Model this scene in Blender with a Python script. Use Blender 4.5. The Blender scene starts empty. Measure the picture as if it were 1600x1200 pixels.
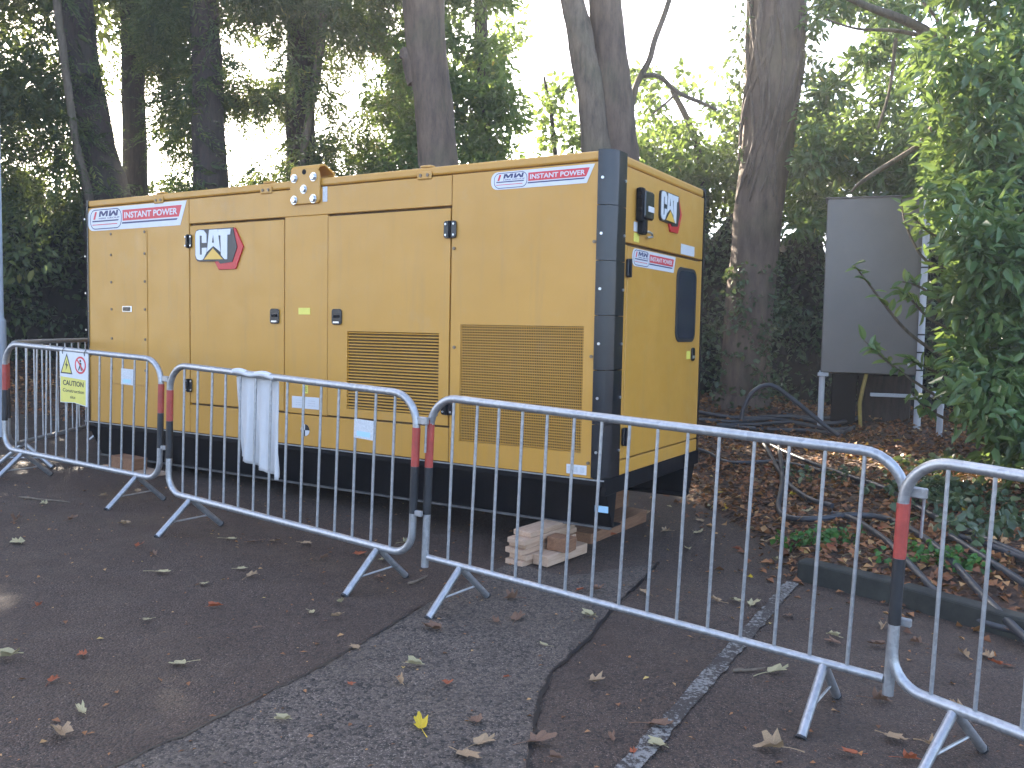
import bpy, bmesh, math, random
import numpy as np
from mathutils import Vector, Matrix
R = math.radians
rng = np.random.default_rng(7)
random.seed(7)
scene = bpy.context.scene
COL = scene.collection

# ------------------------------------------------------------------ camera
F_PX, PITCH, ROLL, CAM_H = 1360.8, 0.06309, 0.01857, 1.45      # focal length for a 1600 px wide frame
cam = bpy.data.cameras.new('camera')
cam.sensor_width = 36.0
cam.lens = F_PX / 1600 * 36.0
cam.clip_start, cam.clip_end = 0.05, 600
cam_o = bpy.data.objects.new('camera', cam)
COL.objects.link(cam_o)
fw = Vector((0, math.cos(PITCH), -math.sin(PITCH)))
r0 = Vector((1, 0, 0))
u0 = r0.cross(fw)
rt = math.cos(ROLL) * r0 + math.sin(ROLL) * u0
up = -math.sin(ROLL) * r0 + math.cos(ROLL) * u0
m = Matrix((rt, up, -fw)).transposed().to_4x4()
m.translation = (0, 0, CAM_H)
cam_o.matrix_world = m
scene.camera = cam_o

# ------------------------------------------------------------------ sky, sun, exposure
SUN_AZ, SUN_EL = R(-26), R(27)           # clockwise from +Y
world = bpy.data.worlds.new('World')
scene.world = world
world.use_nodes = True
wn = world.node_tree
sky = wn.nodes.new('ShaderNodeTexSky')
sky.sky_type = 'NISHITA'
sky.sun_disc = False
sky.sun_elevation = SUN_EL
sky.sun_rotation = SUN_AZ
sky.air_density, sky.dust_density, sky.ozone_density = 0.62, 1.8, 0.5
wn.links.new(sky.outputs[0], wn.nodes['Background'].inputs[0])
wn.nodes['Background'].inputs[1].default_value = 0.15
sun = bpy.data.lights.new('sun', 'SUN')
sun.energy, sun.angle, sun.color = 5.0, R(0.5), (1.0, 0.88, 0.72)
sun_o = bpy.data.objects.new('sun', sun)
COL.objects.link(sun_o)
SUN_DIR = Vector((math.sin(SUN_AZ) * math.cos(SUN_EL), math.cos(SUN_AZ) * math.cos(SUN_EL), math.sin(SUN_EL)))
sun_o.rotation_euler = SUN_DIR.to_track_quat('Z', 'Y').to_euler()
sun_o.location = (-12, 12, 20)
scene.view_settings.view_transform = 'Standard'
scene.view_settings.look = 'None'
scene.view_settings.gamma = 1.0
scene.view_settings.use_curve_mapping = False
scene.view_settings.exposure = 2.88
if hasattr(scene, 'cycles'):
    scene.cycles.max_bounces, scene.cycles.diffuse_bounces, scene.cycles.glossy_bounces = 5, 3, 2
    scene.cycles.transmission_bounces, scene.cycles.volume_bounces = 2, 0

# ------------------------------------------------------------------ survey helpers (pixel of the photo + distance -> point in the place)
def ray(px, py):
    return fw + rt * ((px - 800) / F_PX) - up * ((py - 600) / F_PX)
CAM = Vector((0, 0, CAM_H))
def at(px, py, Y):
    d = ray(px, py)
    return CAM + d * (Y / d.y)

EDGE = [(-30, 17.5), (-14, 13.6), (-6, 10.9), (-3.2, 10.2), (0.2, 8.9), (1.55, 8.1), (1.78, 7.3), (1.86, 6.6), (1.9, 5.9), (1.80, 5.36),
        (2.25, 4.95), (2.7, 4.4), (3.6, 3.35), (6.5, 0.2), (12, -6)]
EA = np.array(EDGE)
def edge_dist(x, y):
    """signed distance to the woodland edge, positive inside the wood (arrays allowed)"""
    x = np.asarray(x, float); y = np.asarray(y, float)
    best = np.full(np.broadcast(x, y).shape, 1e9); sg = np.zeros_like(best)
    for (ax, ay), (bx, by) in zip(EDGE[:-1], EDGE[1:]):
        dx, dy = bx - ax, by - ay
        l2 = dx * dx + dy * dy
        t = np.clip(((x - ax) * dx + (y - ay) * dy) / l2, 0, 1)
        d = np.hypot(x - ax - t * dx, y - ay - t * dy)
        c = dx * (y - ay) - dy * (x - ax)
        k = d < best
        best = np.where(k, d, best); sg = np.where(k, np.sign(c), sg)
    return best * sg
def road_z(x, y=0):
    return -0.045 * np.clip(x, -30, 30)
def bank_z(x, y):
    d = edge_dist(x, y)
    n = 0.03 * np.sin(x * 2.1 + 1.3 * np.sin(y * 1.7)) + 0.02 * np.sin(y * 3.3 + x)
    up_ = np.clip(d / 0.35, 0, 1) * 0.07 + 0.155 * np.clip(d, 0, 3.4) + 0.02 * np.clip(d - 3.4, 0, 30) + n * np.clip(d, 0, 1)
    return road_z(x) + np.where(d > 0, up_ + 0.012, -0.25 * np.clip(-d, 0, 0.4) / 0.4 - 0.0)
def gz(x, y):
    """ground height at one point (plain floats, same formula as bank_z)"""
    best, sg = 1e9, 0
    for (ax, ay), (bx, by) in zip(EDGE[:-1], EDGE[1:]):
        dx, dy = bx - ax, by - ay
        t = min(1, max(0, ((x - ax) * dx + (y - ay) * dy) / (dx * dx + dy * dy)))
        d = math.hypot(x - ax - t * dx, y - ay - t * dy)
        if d < best:
            best = d; sg = 1 if dx * (y - ay) - dy * (x - ax) > 0 else -1
    rz = -0.045 * min(30, max(-30, x))
    if sg < 0:
        return rz
    d = best
    n = 0.03 * math.sin(x * 2.1 + 1.3 * math.sin(y * 1.7)) + 0.02 * math.sin(y * 3.3 + x)
    return rz + max(0, min(1, d / 0.35) * 0.07 + 0.155 * min(d, 3.4) + 0.02 * min(30, max(0, d - 3.4)) + n * min(d, 1) + 0.012)
def on_ground(px, py):
    d = ray(px, py)
    t, st = 1.0, 0.25
    while t < 60:
        P = CAM + d * t
        if P.z < gz(P.x, P.y):
            if st < 0.01: break
            t -= st; st /= 4
        t += st
    return CAM + d * t

# ------------------------------------------------------------------ materials
def nt(name):
    m = bpy.data.materials.new(name)
    m.use_nodes = True
    return m, m.node_tree.nodes, m.node_tree.links, m.node_tree.nodes['Principled BSDF']
def ramp(N, L, fac, stops):
    r = N.new('ShaderNodeValToRGB')
    while len(r.color_ramp.elements) < len(stops):
        r.color_ramp.elements.new(0.5)
    for e, (p, c) in zip(r.color_ramp.elements, stops):
        e.position = p
        e.color = (*c, 1)
    L.new(fac, r.inputs[0])
    return r.outputs[0]
def noise(N, L, scale, detail=4, rough=0.6, vec=None, dim=None):
    n = N.new('ShaderNodeTexNoise')
    n.inputs['Scale'].default_value = scale
    n.inputs['Detail'].default_value = detail
    n.inputs['Roughness'].default_value = rough
    if vec is not None:
        L.new(vec, n.inputs['Vector'])
    return n.outputs['Fac']
def coord(N, kind='Object'):
    return N.new('ShaderNodeTexCoord').outputs[kind]
def bump(N, L, P, h, strength, dist=0.01):
    b = N.new('ShaderNodeBump')
    b.inputs['Strength'].default_value = strength
    b.inputs['Distance'].default_value = dist
    L.new(h, b.inputs['Height'])
    L.new(b.outputs[0], P.inputs['Normal'])
def mix(N, L, fac, a, b, mode='MIX'):
    x = N.new('ShaderNodeMix')
    x.data_type = 'RGBA'
    x.blend_type = mode
    if hasattr(fac, 'is_linked'): L.new(fac, x.inputs[0])
    else: x.inputs[0].default_value = fac
    for v, k in ((a, 6), (b, 7)):
        if hasattr(v, 'is_linked'): L.new(v, x.inputs[k])
        else: x.inputs[k].default_value = (*v, 1)
    return x.outputs[2]
def mathn(N, L, op, a, b=None, c=None):
    x = N.new('ShaderNodeMath')
    x.operation = op
    for i, v in enumerate((a, b, c)):
        if v is None: continue
        if hasattr(v, 'is_linked'): L.new(v, x.inputs[i])
        else: x.inputs[i].default_value = v
    return x.outputs[0]

def plain(name, col, rough=0.5, metal=0.0, var=0.12, scale=18, bmp=0.0, bscale=200, spec=0.5):
    m, N, L, P = nt(name)
    c = coord(N)
    n = noise(N, L, scale, 5, 0.65, c)
    lo = tuple(max(0, v * (1 - var)) for v in col)
    hi = tuple(min(1, v * (1 + var)) for v in col)
    L.new(ramp(N, L, n, [(0.3, lo), (0.7, hi)]), P.inputs['Base Color'])
    P.inputs['Roughness'].default_value = rough
    P.inputs['Metallic'].default_value = metal
    P.inputs['Specular IOR Level'].default_value = spec
    if bmp:
        bump(N, L, P, noise(N, L, bscale, 3, 0.6, c), bmp, 0.003)
    return m

def yellow_paint():
    m, N, L, P = nt('generator_yellow_paint')
    c = coord(N)
    base = ramp(N, L, noise(N, L, 1.3, 6, 0.6, c), [(0.3, (0.50, 0.248, 0.036)), (0.7, (0.56, 0.282, 0.046))])
    # fine dust specks and drip streaks of real dirt
    v = N.new('ShaderNodeTexVoronoi'); v.inputs['Scale'].default_value = 9; L.new(c, v.inputs['Vector'])
    sp = ramp(N, L, v.outputs['Distance'], [(0.0, (1, 1, 1)), (0.035, (0, 0, 0))])
    n2 = ramp(N, L, noise(N, L, 2.3, 3, 0.5, c), [(0.55, (0, 0, 0)), (0.62, (1, 1, 1))])
    col = mix(N, L, mathn(N, L, 'MULTIPLY', mathn(N, L, 'MULTIPLY', sp, n2), 0.5), base, (0.6, 0.5, 0.32))
    mp = N.new('ShaderNodeMapping'); mp.inputs['Scale'].default_value = (7, 7, 0.6); L.new(c, mp.inputs['Vector'])
    st = ramp(N, L, noise(N, L, 1.6, 6, 0.7, mp.outputs[0]), [(0.52, (0, 0, 0)), (0.8, (1, 1, 1))])
    col = mix(N, L, mathn(N, L, 'MULTIPLY', st, 0.4), col, (0.35, 0.21, 0.075))
    gr = ramp(N, L, noise(N, L, 3.1, 7, 0.72, c), [(0.56, (0, 0, 0)), (0.75, (1, 1, 1))])
    col = mix(N, L, mathn(N, L, 'MULTIPLY', gr, 0.22), col, (0.42, 0.33, 0.20))
    L.new(col, P.inputs['Base Color'])
    L.new(ramp(N, L, noise(N, L, 5, 4, 0.6, c), [(0.3, (0.30,) * 3), (0.7, (0.48,) * 3)]), P.inputs['Roughness'])
    h = mathn(N, L, 'ADD', mathn(N, L, 'MULTIPLY', noise(N, L, 160, 2, 0.5, c), 0.06), mathn(N, L, 'MULTIPLY', noise(N, L, 1.7, 2, 0.4, c), 6.0))
    bump(N, L, P, h, 0.5, 0.0022)
    return m
def galvanised():
    m, N, L, P = nt('galvanised_steel')
    c = coord(N)
    v = N.new('ShaderNodeTexVoronoi'); v.inputs['Scale'].default_value = 60; L.new(c, v.inputs['Vector'])
    a = mix(N, L, 0.5, noise(N, L, 25, 5, 0.7, c), v.outputs['Color'])
    bw = N.new('ShaderNodeRGBToBW'); L.new(a, bw.inputs[0])
    col = ramp(N, L, bw.outputs[0], [(0.25, (0.32, 0.32, 0.325)), (0.75, (0.45, 0.45, 0.455))])
    rust = ramp(N, L, noise(N, L, 7, 7, 0.75, c), [(0.64, (0, 0, 0)), (0.74, (1, 1, 1))])
    col = mix(N, L, mathn(N, L, 'MULTIPLY', rust, 0.7), col, (0.22, 0.13, 0.08))
    L.new(col, P.inputs['Base Color'])
    P.inputs['Metallic'].default_value = 0.7
    L.new(ramp(N, L, bw.outputs[0], [(0.2, (0.36,) * 3), (0.8, (0.46,) * 3)]), P.inputs['Roughness'])
    bump(N, L, P, noise(N, L, 90, 3, 0.6, c), 0.06, 0.002)
    return m
def asphalt(name, lo, hi, speck, dirt, scale=260, spk=0.60, bmp=0.8):
    m, N, L, P = nt(name)
    c = coord(N)
    v = N.new('ShaderNodeTexVoronoi'); v.inputs['Scale'].default_value = scale * 0.36; L.new(c, v.inputs['Vector'])
    bw = N.new('ShaderNodeRGBToBW'); L.new(v.outputs['Color'], bw.inputs[0])
    col = ramp(N, L, bw.outputs[0], [(0.15, lo), (0.75, hi)])
    big = ramp(N, L, noise(N, L, 0.7, 6, 0.65, c), [(0.38, (0, 0, 0)), (0.66, (1, 1, 1))])
    col = mix(N, L, mathn(N, L, 'MULTIPLY', big, 0.45), col, dirt)
    fine = noise(N, L, scale * 0.62, 2, 0.75, c)
    sp = ramp(N, L, fine, [(spk, (0, 0, 0)), (spk + 0.07, (1, 1, 1))])
    patchy = ramp(N, L, noise(N, L, 3.5, 4, 0.6, c), [(0.3, (0.25,) * 3), (0.7, (1, 1, 1))])
    col = mix(N, L, mathn(N, L, 'MULTIPLY', sp, patchy), col, speck)
    wet = ramp(N, L, noise(N, L, 1.1, 5, 0.6, c), [(0.45, (0.85,) * 3), (0.7, (0.5,) * 3)])
    L.new(col, P.inputs['Base Color'])
    L.new(wet, P.inputs['Roughness'])
    h = mathn(N, L, 'ADD', mathn(N, L, 'MULTIPLY', v.outputs['Distance'], -1.2), fine)
    bump(N, L, P, h, bmp, 0.006)
    return m
def worn_line():
    m, N, L, P = nt('worn_white_road_paint')
    c = coord(N)
    n = noise(N, L, 48, 8, 0.72, c)
    wv = ramp(N, L, noise(N, L, 2.6, 3, 0.5, c), [(0.35, (0,) * 3), (0.65, (0.11,) * 3)])
    k = ramp(N, L, mathn(N, L, 'SUBTRACT', n, wv), [(0.455, (0, 0, 0)), (0.515, (1, 1, 1))])
    a = ramp(N, L, noise(N, L, 190, 2, 0.7, c), [(0.3, (0.02, 0.014, 0.011)), (0.7, (0.06, 0.043, 0.034))])
    L.new(mix(N, L, k, a, (0.22, 0.205, 0.185)), P.inputs['Base Color'])
    P.inputs['Roughness'].default_value = 0.75
    bump(N, L, P, noise(N, L, 220, 2, 0.6, c), 0.4, 0.005)
    return m
def soil():
    m, N, L, P = nt('leaf_litter_soil')
    c = coord(N)
    v = N.new('ShaderNodeTexVoronoi'); v.inputs['Scale'].default_value = 24; L.new(c, v.inputs['Vector'])
    bw = N.new('ShaderNodeRGBToBW'); L.new(v.outputs['Color'], bw.inputs[0])
    col = ramp(N, L, bw.outputs[0], [(0.1, (0.022, 0.014, 0.009)), (0.45, (0.07, 0.035, 0.02)), (0.8, (0.14, 0.075, 0.04))])
    g = ramp(N, L, noise(N, L, 1.1, 5, 0.7, c), [(0.55, (0, 0, 0)), (0.7, (1, 1, 1))])
    L.new(mix(N, L, mathn(N, L, 'MULTIPLY', g, 0.6), col, (0.03, 0.045, 0.016)), P.inputs['Base Color'])
    P.inputs['Roughness'].default_value = 0.9
    bump(N, L, P, v.outputs['Distance'], 0.8, 0.04)
    return m
def bark(name, lo, hi, moss=0.25, scale=6):
    m, N, L, P = nt(name)
    c = coord(N)
    mp = N.new('ShaderNodeMapping'); mp.inputs['Scale'].default_value = (3.2, 3.2, 0.7); L.new(c, mp.inputs['Vector'])
    n = noise(N, L, scale, 9, 0.72, mp.outputs[0])
    col = ramp(N, L, n, [(0.3, lo), (0.68, hi)])
    g = ramp(N, L, noise(N, L, 1.7, 5, 0.6, c), [(0.5, (0, 0, 0)), (0.66, (1, 1, 1))])
    col = mix(N, L, mathn(N, L, 'MULTIPLY', g, moss), col, (0.07, 0.09, 0.035))
    L.new(col, P.inputs['Base Color'])
    P.inputs['Roughness'].default_value = 0.88
    bump(N, L, P, n, 0.7, 0.03)
    return m
def leaf_mat(name, stops, rough=0.5, trans=0.35, spec=0.4):
    m, N, L, P = nt(name)
    a = N.new('ShaderNodeAttribute'); a.attribute_name = 'tint'
    col = ramp(N, L, a.outputs['Fac'], stops)
    L.new(col, P.inputs['Base Color'])
    P.inputs['Roughness'].default_value = rough
    P.inputs['Specular IOR Level'].default_value = spec
    if trans:
        t = N.new('ShaderNodeBsdfTranslucent')
        L.new(mix(N, L, 0.5, col, (0.20, 0.26, 0.04)), t.inputs[0])
        mx = N.new('ShaderNodeMixShader'); mx.inputs[0].default_value = trans
        L.new(P.outputs[0], mx.inputs[1]); L.new(t.outputs[0], mx.inputs[2])
        L.new(mx.outputs[0], N['Material Output'].inputs['Surface'])
    return m
def wood(name, lo, hi, scale=14):
    m, N, L, P = nt(name)
    c = coord(N)
    mp = N.new('ShaderNodeMapping'); mp.inputs['Scale'].default_value = (6, 0.6, 6); L.new(c, mp.inputs['Vector'])
    n = noise(N, L, scale, 7, 0.65, mp.outputs[0])
    L.new(ramp(N, L, n, [(0.3, lo), (0.7, hi)]), P.inputs['Base Color'])
    P.inputs['Roughness'].default_value = 0.75
    bump(N, L, P, n, 0.25, 0.004)
    return m

M = dict(
    yellow=yellow_paint(), galv=galvanised(),
    black_steel=plain('black_skid_paint', (0.006, 0.0055, 0.007), 0.6, var=0.35, scale=6, bmp=0.1, spec=0.15),
    worn_edge=plain('worn_skid_edge', (0.085, 0.078, 0.072), 0.6, var=0.5, scale=12),
    black_plastic=plain('black_plastic', (0.008, 0.009, 0.013), 0.27, var=0.15, scale=30, bmp=0.03, spec=0.5),
    rubber=plain('black_rubber', (0.018, 0.018, 0.02), 0.55, var=0.3, scale=12),
    cable=plain('cable_sheath', (0.045, 0.045, 0.050), 0.42, var=0.3, scale=10),
    chrome=plain('bolt_steel', (0.62, 0.63, 0.65), 0.28, metal=0.9, var=0.1),
    dark_bolt=plain('dull_bolt', (0.20, 0.15, 0.10), 0.5, metal=0.4, var=0.2),
    recess_shade=plain('vent_shade_brown', (0.13, 0.078, 0.032), 0.85, var=0.2),  # dark brown painted as the shade inside recesses
    white=plain('white_vinyl', (0.62, 0.62, 0.63), 0.35, var=0.03),
    red=plain('red_vinyl', (0.60, 0.035, 0.05), 0.4, var=0.05),
    navy=plain('navy_vinyl', (0.02, 0.025, 0.11), 0.4, var=0.1),
    logo_black=plain('logo_black', (0.018, 0.018, 0.022), 0.35, var=0.1),
    logo_white=plain('logo_silver_white', (0.62, 0.63, 0.65), 0.28, metal=0.0, var=0.04),
    logo_red=plain('logo_red', (0.52, 0.012, 0.02), 0.35, var=0.06),
    logo_yellow=plain('logo_yellow', (0.72, 0.42, 0.06), 0.35, var=0.05),
    label_yellow=plain('yellow_label', (0.75, 0.66, 0.12), 0.45, var=0.06),
    label_blue=plain('pale_blue_label', (0.36, 0.58, 0.74), 0.45, var=0.06),
    label_grey=plain('grey_label', (0.52, 0.53, 0.54), 0.45, var=0.18, scale=90),
    glass=plain('tinted_window', (0.022, 0.028, 0.04), 0.12, var=0.2, spec=0.7),
    red_tape=plain('faded_red_tape', (0.36, 0.05, 0.036), 0.5, var=0.25, scale=14, bmp=0.2, bscale=60),
    black_tape=plain('black_tape', (0.018, 0.018, 0.02), 0.5, var=0.4, scale=16, bmp=0.3, bscale=60),
    cloth=plain('white_towel', (0.60, 0.585, 0.575), 0.9, var=0.04, bmp=0.35, bscale=400),
    sign_yellow=plain('sign_yellow', (0.66, 0.58, 0.13), 0.45, var=0.04),
    cabinet=plain('grey_cabinet_paint', (0.165, 0.145, 0.128), 0.34, var=0.06, scale=3),
    white_pipe=plain('white_plastic_pipe', (0.58, 0.585, 0.60), 0.4, var=0.08, scale=9),
    yellow_cable=plain('dirty_yellow_cable', (0.34, 0.24, 0.05), 0.5, var=0.2),
    lamp=plain('lamp_post_paint', (0.36, 0.40, 0.44), 0.45, var=0.1, scale=4),
    asphalt=asphalt('old_asphalt', (0.016, 0.0095, 0.0062), (0.080, 0.048, 0.031), (0.36, 0.26, 0.20), (0.047, 0.025, 0.0145)),
    patch=asphalt('coarse_asphalt', (0.0145, 0.0105, 0.0080), (0.120, 0.088, 0.066), (0.34, 0.265, 0.21), (0.051, 0.037, 0.027), scale=200, spk=0.57, bmp=1.0),
    tar=plain('tar_seam', (0.012, 0.012, 0.014), 0.35, var=0.3, bmp=0.2),
    line=worn_line(), soil=soil(),
    kerb=plain('mossy_kerb', (0.026, 0.025, 0.019), 0.9, var=0.6, scale=7, bmp=0.5, bscale=60),
    bark_dark=bark('dark_conifer_bark', (0.022, 0.016, 0.013), (0.085, 0.058, 0.043), 0.12),
    bark_grey=bark('grey_beech_bark', (0.052, 0.036, 0.027), (0.185, 0.128, 0.090), 0.2, 3),
    bark_tan=bark('tan_bark', (0.07, 0.053, 0.038), (0.22, 0.165, 0.115), 0.2),
    ivy_stem=bark('ivy_stem', (0.06, 0.042, 0.032), (0.17, 0.125, 0.092), 0.05, 12),
    twig=plain('hedge_core_shade', (0.018, 0.015, 0.011), 0.95, var=0.5, scale=9, bmp=0.8, bscale=25),  # dark colour standing for the shade deep inside the hedges
    pine=wood('pale_pine', (0.40, 0.25, 0.155), (0.54, 0.37, 0.255)),
    brown_wood=wood('brown_timber', (0.17, 0.075, 0.035), (0.30, 0.15, 0.075)),
    frond=leaf_mat('conifer_fronds', [(0.0, (0.047, 0.068, 0.032)), (0.6, (0.109, 0.143, 0.052)), (0.92, (0.203, 0.215, 0.059)), (1.0, (0.406, 0.343, 0.082))], 0.5, 0.45),
    broad=leaf_mat('broad_leaves', [(0.0, (0.065, 0.113, 0.035)), (0.6, (0.139, 0.224, 0.059)), (0.93, (0.244, 0.314, 0.070)), (1.0, (0.617, 0.419, 0.070))], 0.42, 0.55),
    laurel=leaf_mat('laurel_leaves', [(0.0, (0.060, 0.109, 0.040)), (0.6, (0.127, 0.211, 0.070)), (0.95, (0.237, 0.312, 0.094)), (1.0, (0.608, 0.484, 0.105))], 0.3, 0.42, 0.6),
    ivy=leaf_mat('ivy_leaves', [(0.0, (0.047, 0.067, 0.036)), (0.7, (0.094, 0.135, 0.062)), (1.0, (0.203, 0.209, 0.091))], 0.35, 0.2),
    weed=leaf_mat('weed_leaves', [(0.0, (0.03, 0.10, 0.02)), (1.0, (0.10, 0.26, 0.06))], 0.5, 0.35),
    litter=leaf_mat('dead_leaves', [(0.0, (0.081, 0.035, 0.018)), (0.4, (0.230, 0.086, 0.036)), (0.7, (0.368, 0.160, 0.060)), (0.93, (0.483, 0.286, 0.120)), (1.0, (0.598, 0.440, 0.120))], 0.7, 0.1),
    leaf_brown=plain('brown_dead_leaf', (0.150, 0.079, 0.045), 0.75, var=0.4, scale=30),
    leaf_tan=plain('tan_dead_leaf', (0.300, 0.195, 0.105), 0.75, var=0.3, scale=30),
    leaf_pale=plain('pale_green_dead_leaf', (0.345, 0.285, 0.150), 0.75, var=0.25, scale=30),
    leaf_yellow=plain('yellow_leaf', (0.528, 0.360, 0.016), 0.6, var=0.25, scale=30),
    leaf_red=plain('orange_red_leaf', (0.288, 0.072, 0.024), 0.7, var=0.3, scale=30),
)

# ------------------------------------------------------------------ mesh helpers
def link(o, parent=None, loc=None, label=None, cat=None, group=None, kind=None):
    if parent is not None:
        o.parent = parent
    if loc is not None:
        o.location = loc
    COL.objects.link(o)
    if label: o['label'] = label
    if cat: o['category'] = cat
    if group: o['group'] = group
    if kind: o['kind'] = kind
    return o
def empty(name, loc, label, cat, group=None, rot=None):
    o = bpy.data.objects.new(name, None)
    o.empty_display_size = 0.2
    link(o, None, loc, label, cat, group)
    if rot is not None: o.rotation_euler = rot
    return o
class MB:
    def __init__(s): s.v = []; s.f = []
    def add(s, vs, fs):
        n = len(s.v)
        s.v += [tuple(p) for p in vs]
        s.f += [tuple(i + n for i in q) for q in fs]
        return s
    def box(s, x0, x1, y0, y1, z0, z1):
        vs = [(x, y, z) for z in (z0, z1) for y in (y0, y1) for x in (x0, x1)]
        return s.add(vs, [(0, 2, 3, 1), (4, 5, 7, 6), (0, 1, 5, 4), (2, 6, 7, 3), (0, 4, 6, 2), (1, 3, 7, 5)])
    def tube(s, pts, rad, n=10, cap=True, wob=0.0, flat=None):
        pts = [Vector(p) for p in pts]
        k = len(pts)
        rads = list(rad) if hasattr(rad, '__len__') else [rad] * k
        tg = []
        for i in range(k):
            t = pts[min(i + 1, k - 1)] - pts[max(i - 1, 0)]
            tg.append(t.normalized())
        ref = Vector((0, 0, 1)) if abs(tg[0].z) < 0.9 else Vector((1, 0, 0))
        a = tg[0].cross(ref).normalized()
        vs = []
        for i in range(k):
            a = (a - tg[i] * a.dot(tg[i])).normalized()
            b = tg[i].cross(a)
            for j in range(n):
                an = 2 * math.pi * j / n
                r = rads[i] * (1 + (wob * (math.sin(an * 3 + i * 0.7) * 0.5 + math.sin(an * 5 - i * 0.4) * 0.3 + random.uniform(-.4, .4)) if wob else 0))
                vs.append(pts[i] + (a * math.cos(an) + b * math.sin(an)) * r)
        fs = [(i * n + j, i * n + (j + 1) % n, (i + 1) * n + (j + 1) % n, (i + 1) * n + j) for i in range(k - 1) for j in range(n)]
        if cap:
            fs += [tuple(range(n - 1, -1, -1)), tuple((k - 1) * n + j for j in range(n))]
        return s.add(vs, fs)
    def prism(s, poly, d0, d1, fr):
        o, r, u, n = fr
        k = len(poly)
        vs = [o + r * a + u * b + n * d0 for a, b in poly] + [o + r * a + u * b + n * d1 for a, b in poly]
        fs = [tuple(range(k - 1, -1, -1)), tuple(range(k, 2 * k))] + [(i, (i + 1) % k, k + (i + 1) % k, k + i) for i in range(k)]
        return s.add(vs, fs)
    def build(s, name, mat, parent=None, bevel=0.0, smooth=False, loc=None, seg=1, **kw):
        me = bpy.data.meshes.new(name)
        me.from_pydata(s.v, [], s.f)
        if bevel or any(len(q) > 4 for q in s.f):
            bm = bmesh.new(); bm.from_mesh(me)
            bmesh.ops.recalc_face_normals(bm, faces=bm.faces)
            if bevel:
                es = [e for e in bm.edges if len(e.link_faces) == 2 and e.calc_face_angle(0) > 0.5]
                bmesh.ops.bevel(bm, geom=es, offset=bevel, segments=seg, affect='EDGES', profile=0.5)
            big = [f for f in bm.faces if len(f.verts) > 4]
            if big: bmesh.ops.triangulate(bm, faces=big)
            bm.to_mesh(me); bm.free()
        me.materials.append(mat)
        if smooth:
            me.polygons.foreach_set('use_smooth', [True] * len(me.polygons))
            if hasattr(me, 'set_sharp_from_angle'): me.set_sharp_from_angle(angle=R(50))
        me.update()
        return link(bpy.data.objects.new(name, me), parent, loc, **kw)
def np_mesh(name, verts, tris, mat, parent=None, tint=None, nv=3, **kw):
    me = bpy.data.meshes.new(name)
    me.vertices.add(len(verts)); me.vertices.foreach_set('co', np.asarray(verts, np.float32).ravel())
    t = np.asarray(tris, np.int32)
    me.loops.add(t.size); me.loops.foreach_set('vertex_index', t.ravel())
    me.polygons.add(len(t)); me.polygons.foreach_set('loop_start', np.arange(0, t.size, nv, dtype=np.int32))
    me.update(calc_edges=True)
    if tint is not None:
        a = me.attributes.new('tint', 'FLOAT', 'POINT'); a.data.foreach_set('value', np.asarray(tint, np.float32))
    me.materials.append(mat)
    me.validate()
    return link(bpy.data.objects.new(name, me), parent, **kw)
def unit(a):
    return a / np.maximum(np.linalg.norm(a, axis=-1, keepdims=True), 1e-9)
def leaf_arrays(pos, d, nrm, ln, wd, fold=0.25, tint=None, full=False):
    """folded leaf blades: base, left, tip, right"""
    n = len(pos)
    d = unit(d); side = unit(np.cross(d, nrm)); up_ = np.cross(side, d)
    ln = np.broadcast_to(ln, n)[:, None]; wd = np.broadcast_to(wd, n)[:, None]
    if full:
        P5 = [pos, pos + d * ln * 0.28 + side * wd * 0.46 + up_ * wd * fold, pos + d * ln * 0.68 + side * wd * 0.40 + up_ * (wd * fold - ln * .06),
              pos + d * ln - up_ * ln * 0.14, pos + d * ln * 0.68 - side * wd * 0.40 + up_ * (wd * fold - ln * .06), pos + d * ln * 0.28 - side * wd * 0.46 + up_ * wd * fold]
        V = np.stack(P5, 1).reshape(-1, 3)
        b = np.arange(n)[:, None] * 6
        T = np.concatenate([b + np.array([[0, 1, 2]]), b + np.array([[0, 2, 3]]), b + np.array([[0, 3, 4]]), b + np.array([[0, 4, 5]])], 1).reshape(-1, 3)
        return V, T, (None if tint is None else np.repeat(tint, 6))
    L_ = pos + d * ln * 0.45 + side * wd * 0.5 + up_ * wd * fold
    R_ = pos + d * ln * 0.45 - side * wd * 0.5 + up_ * wd * fold
    T_ = pos + d * ln - up_ * ln * 0.12
    V = np.stack([pos, L_, T_, R_], 1).reshape(-1, 3)
    b = np.arange(n)[:, None] * 4
    T = np.concatenate([b + np.array([[0, 1, 2]]), b + np.array([[0, 2, 3]])], 1).reshape(-1, 3)
    return V, T, (None if tint is None else np.repeat(tint, 4))
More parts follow.
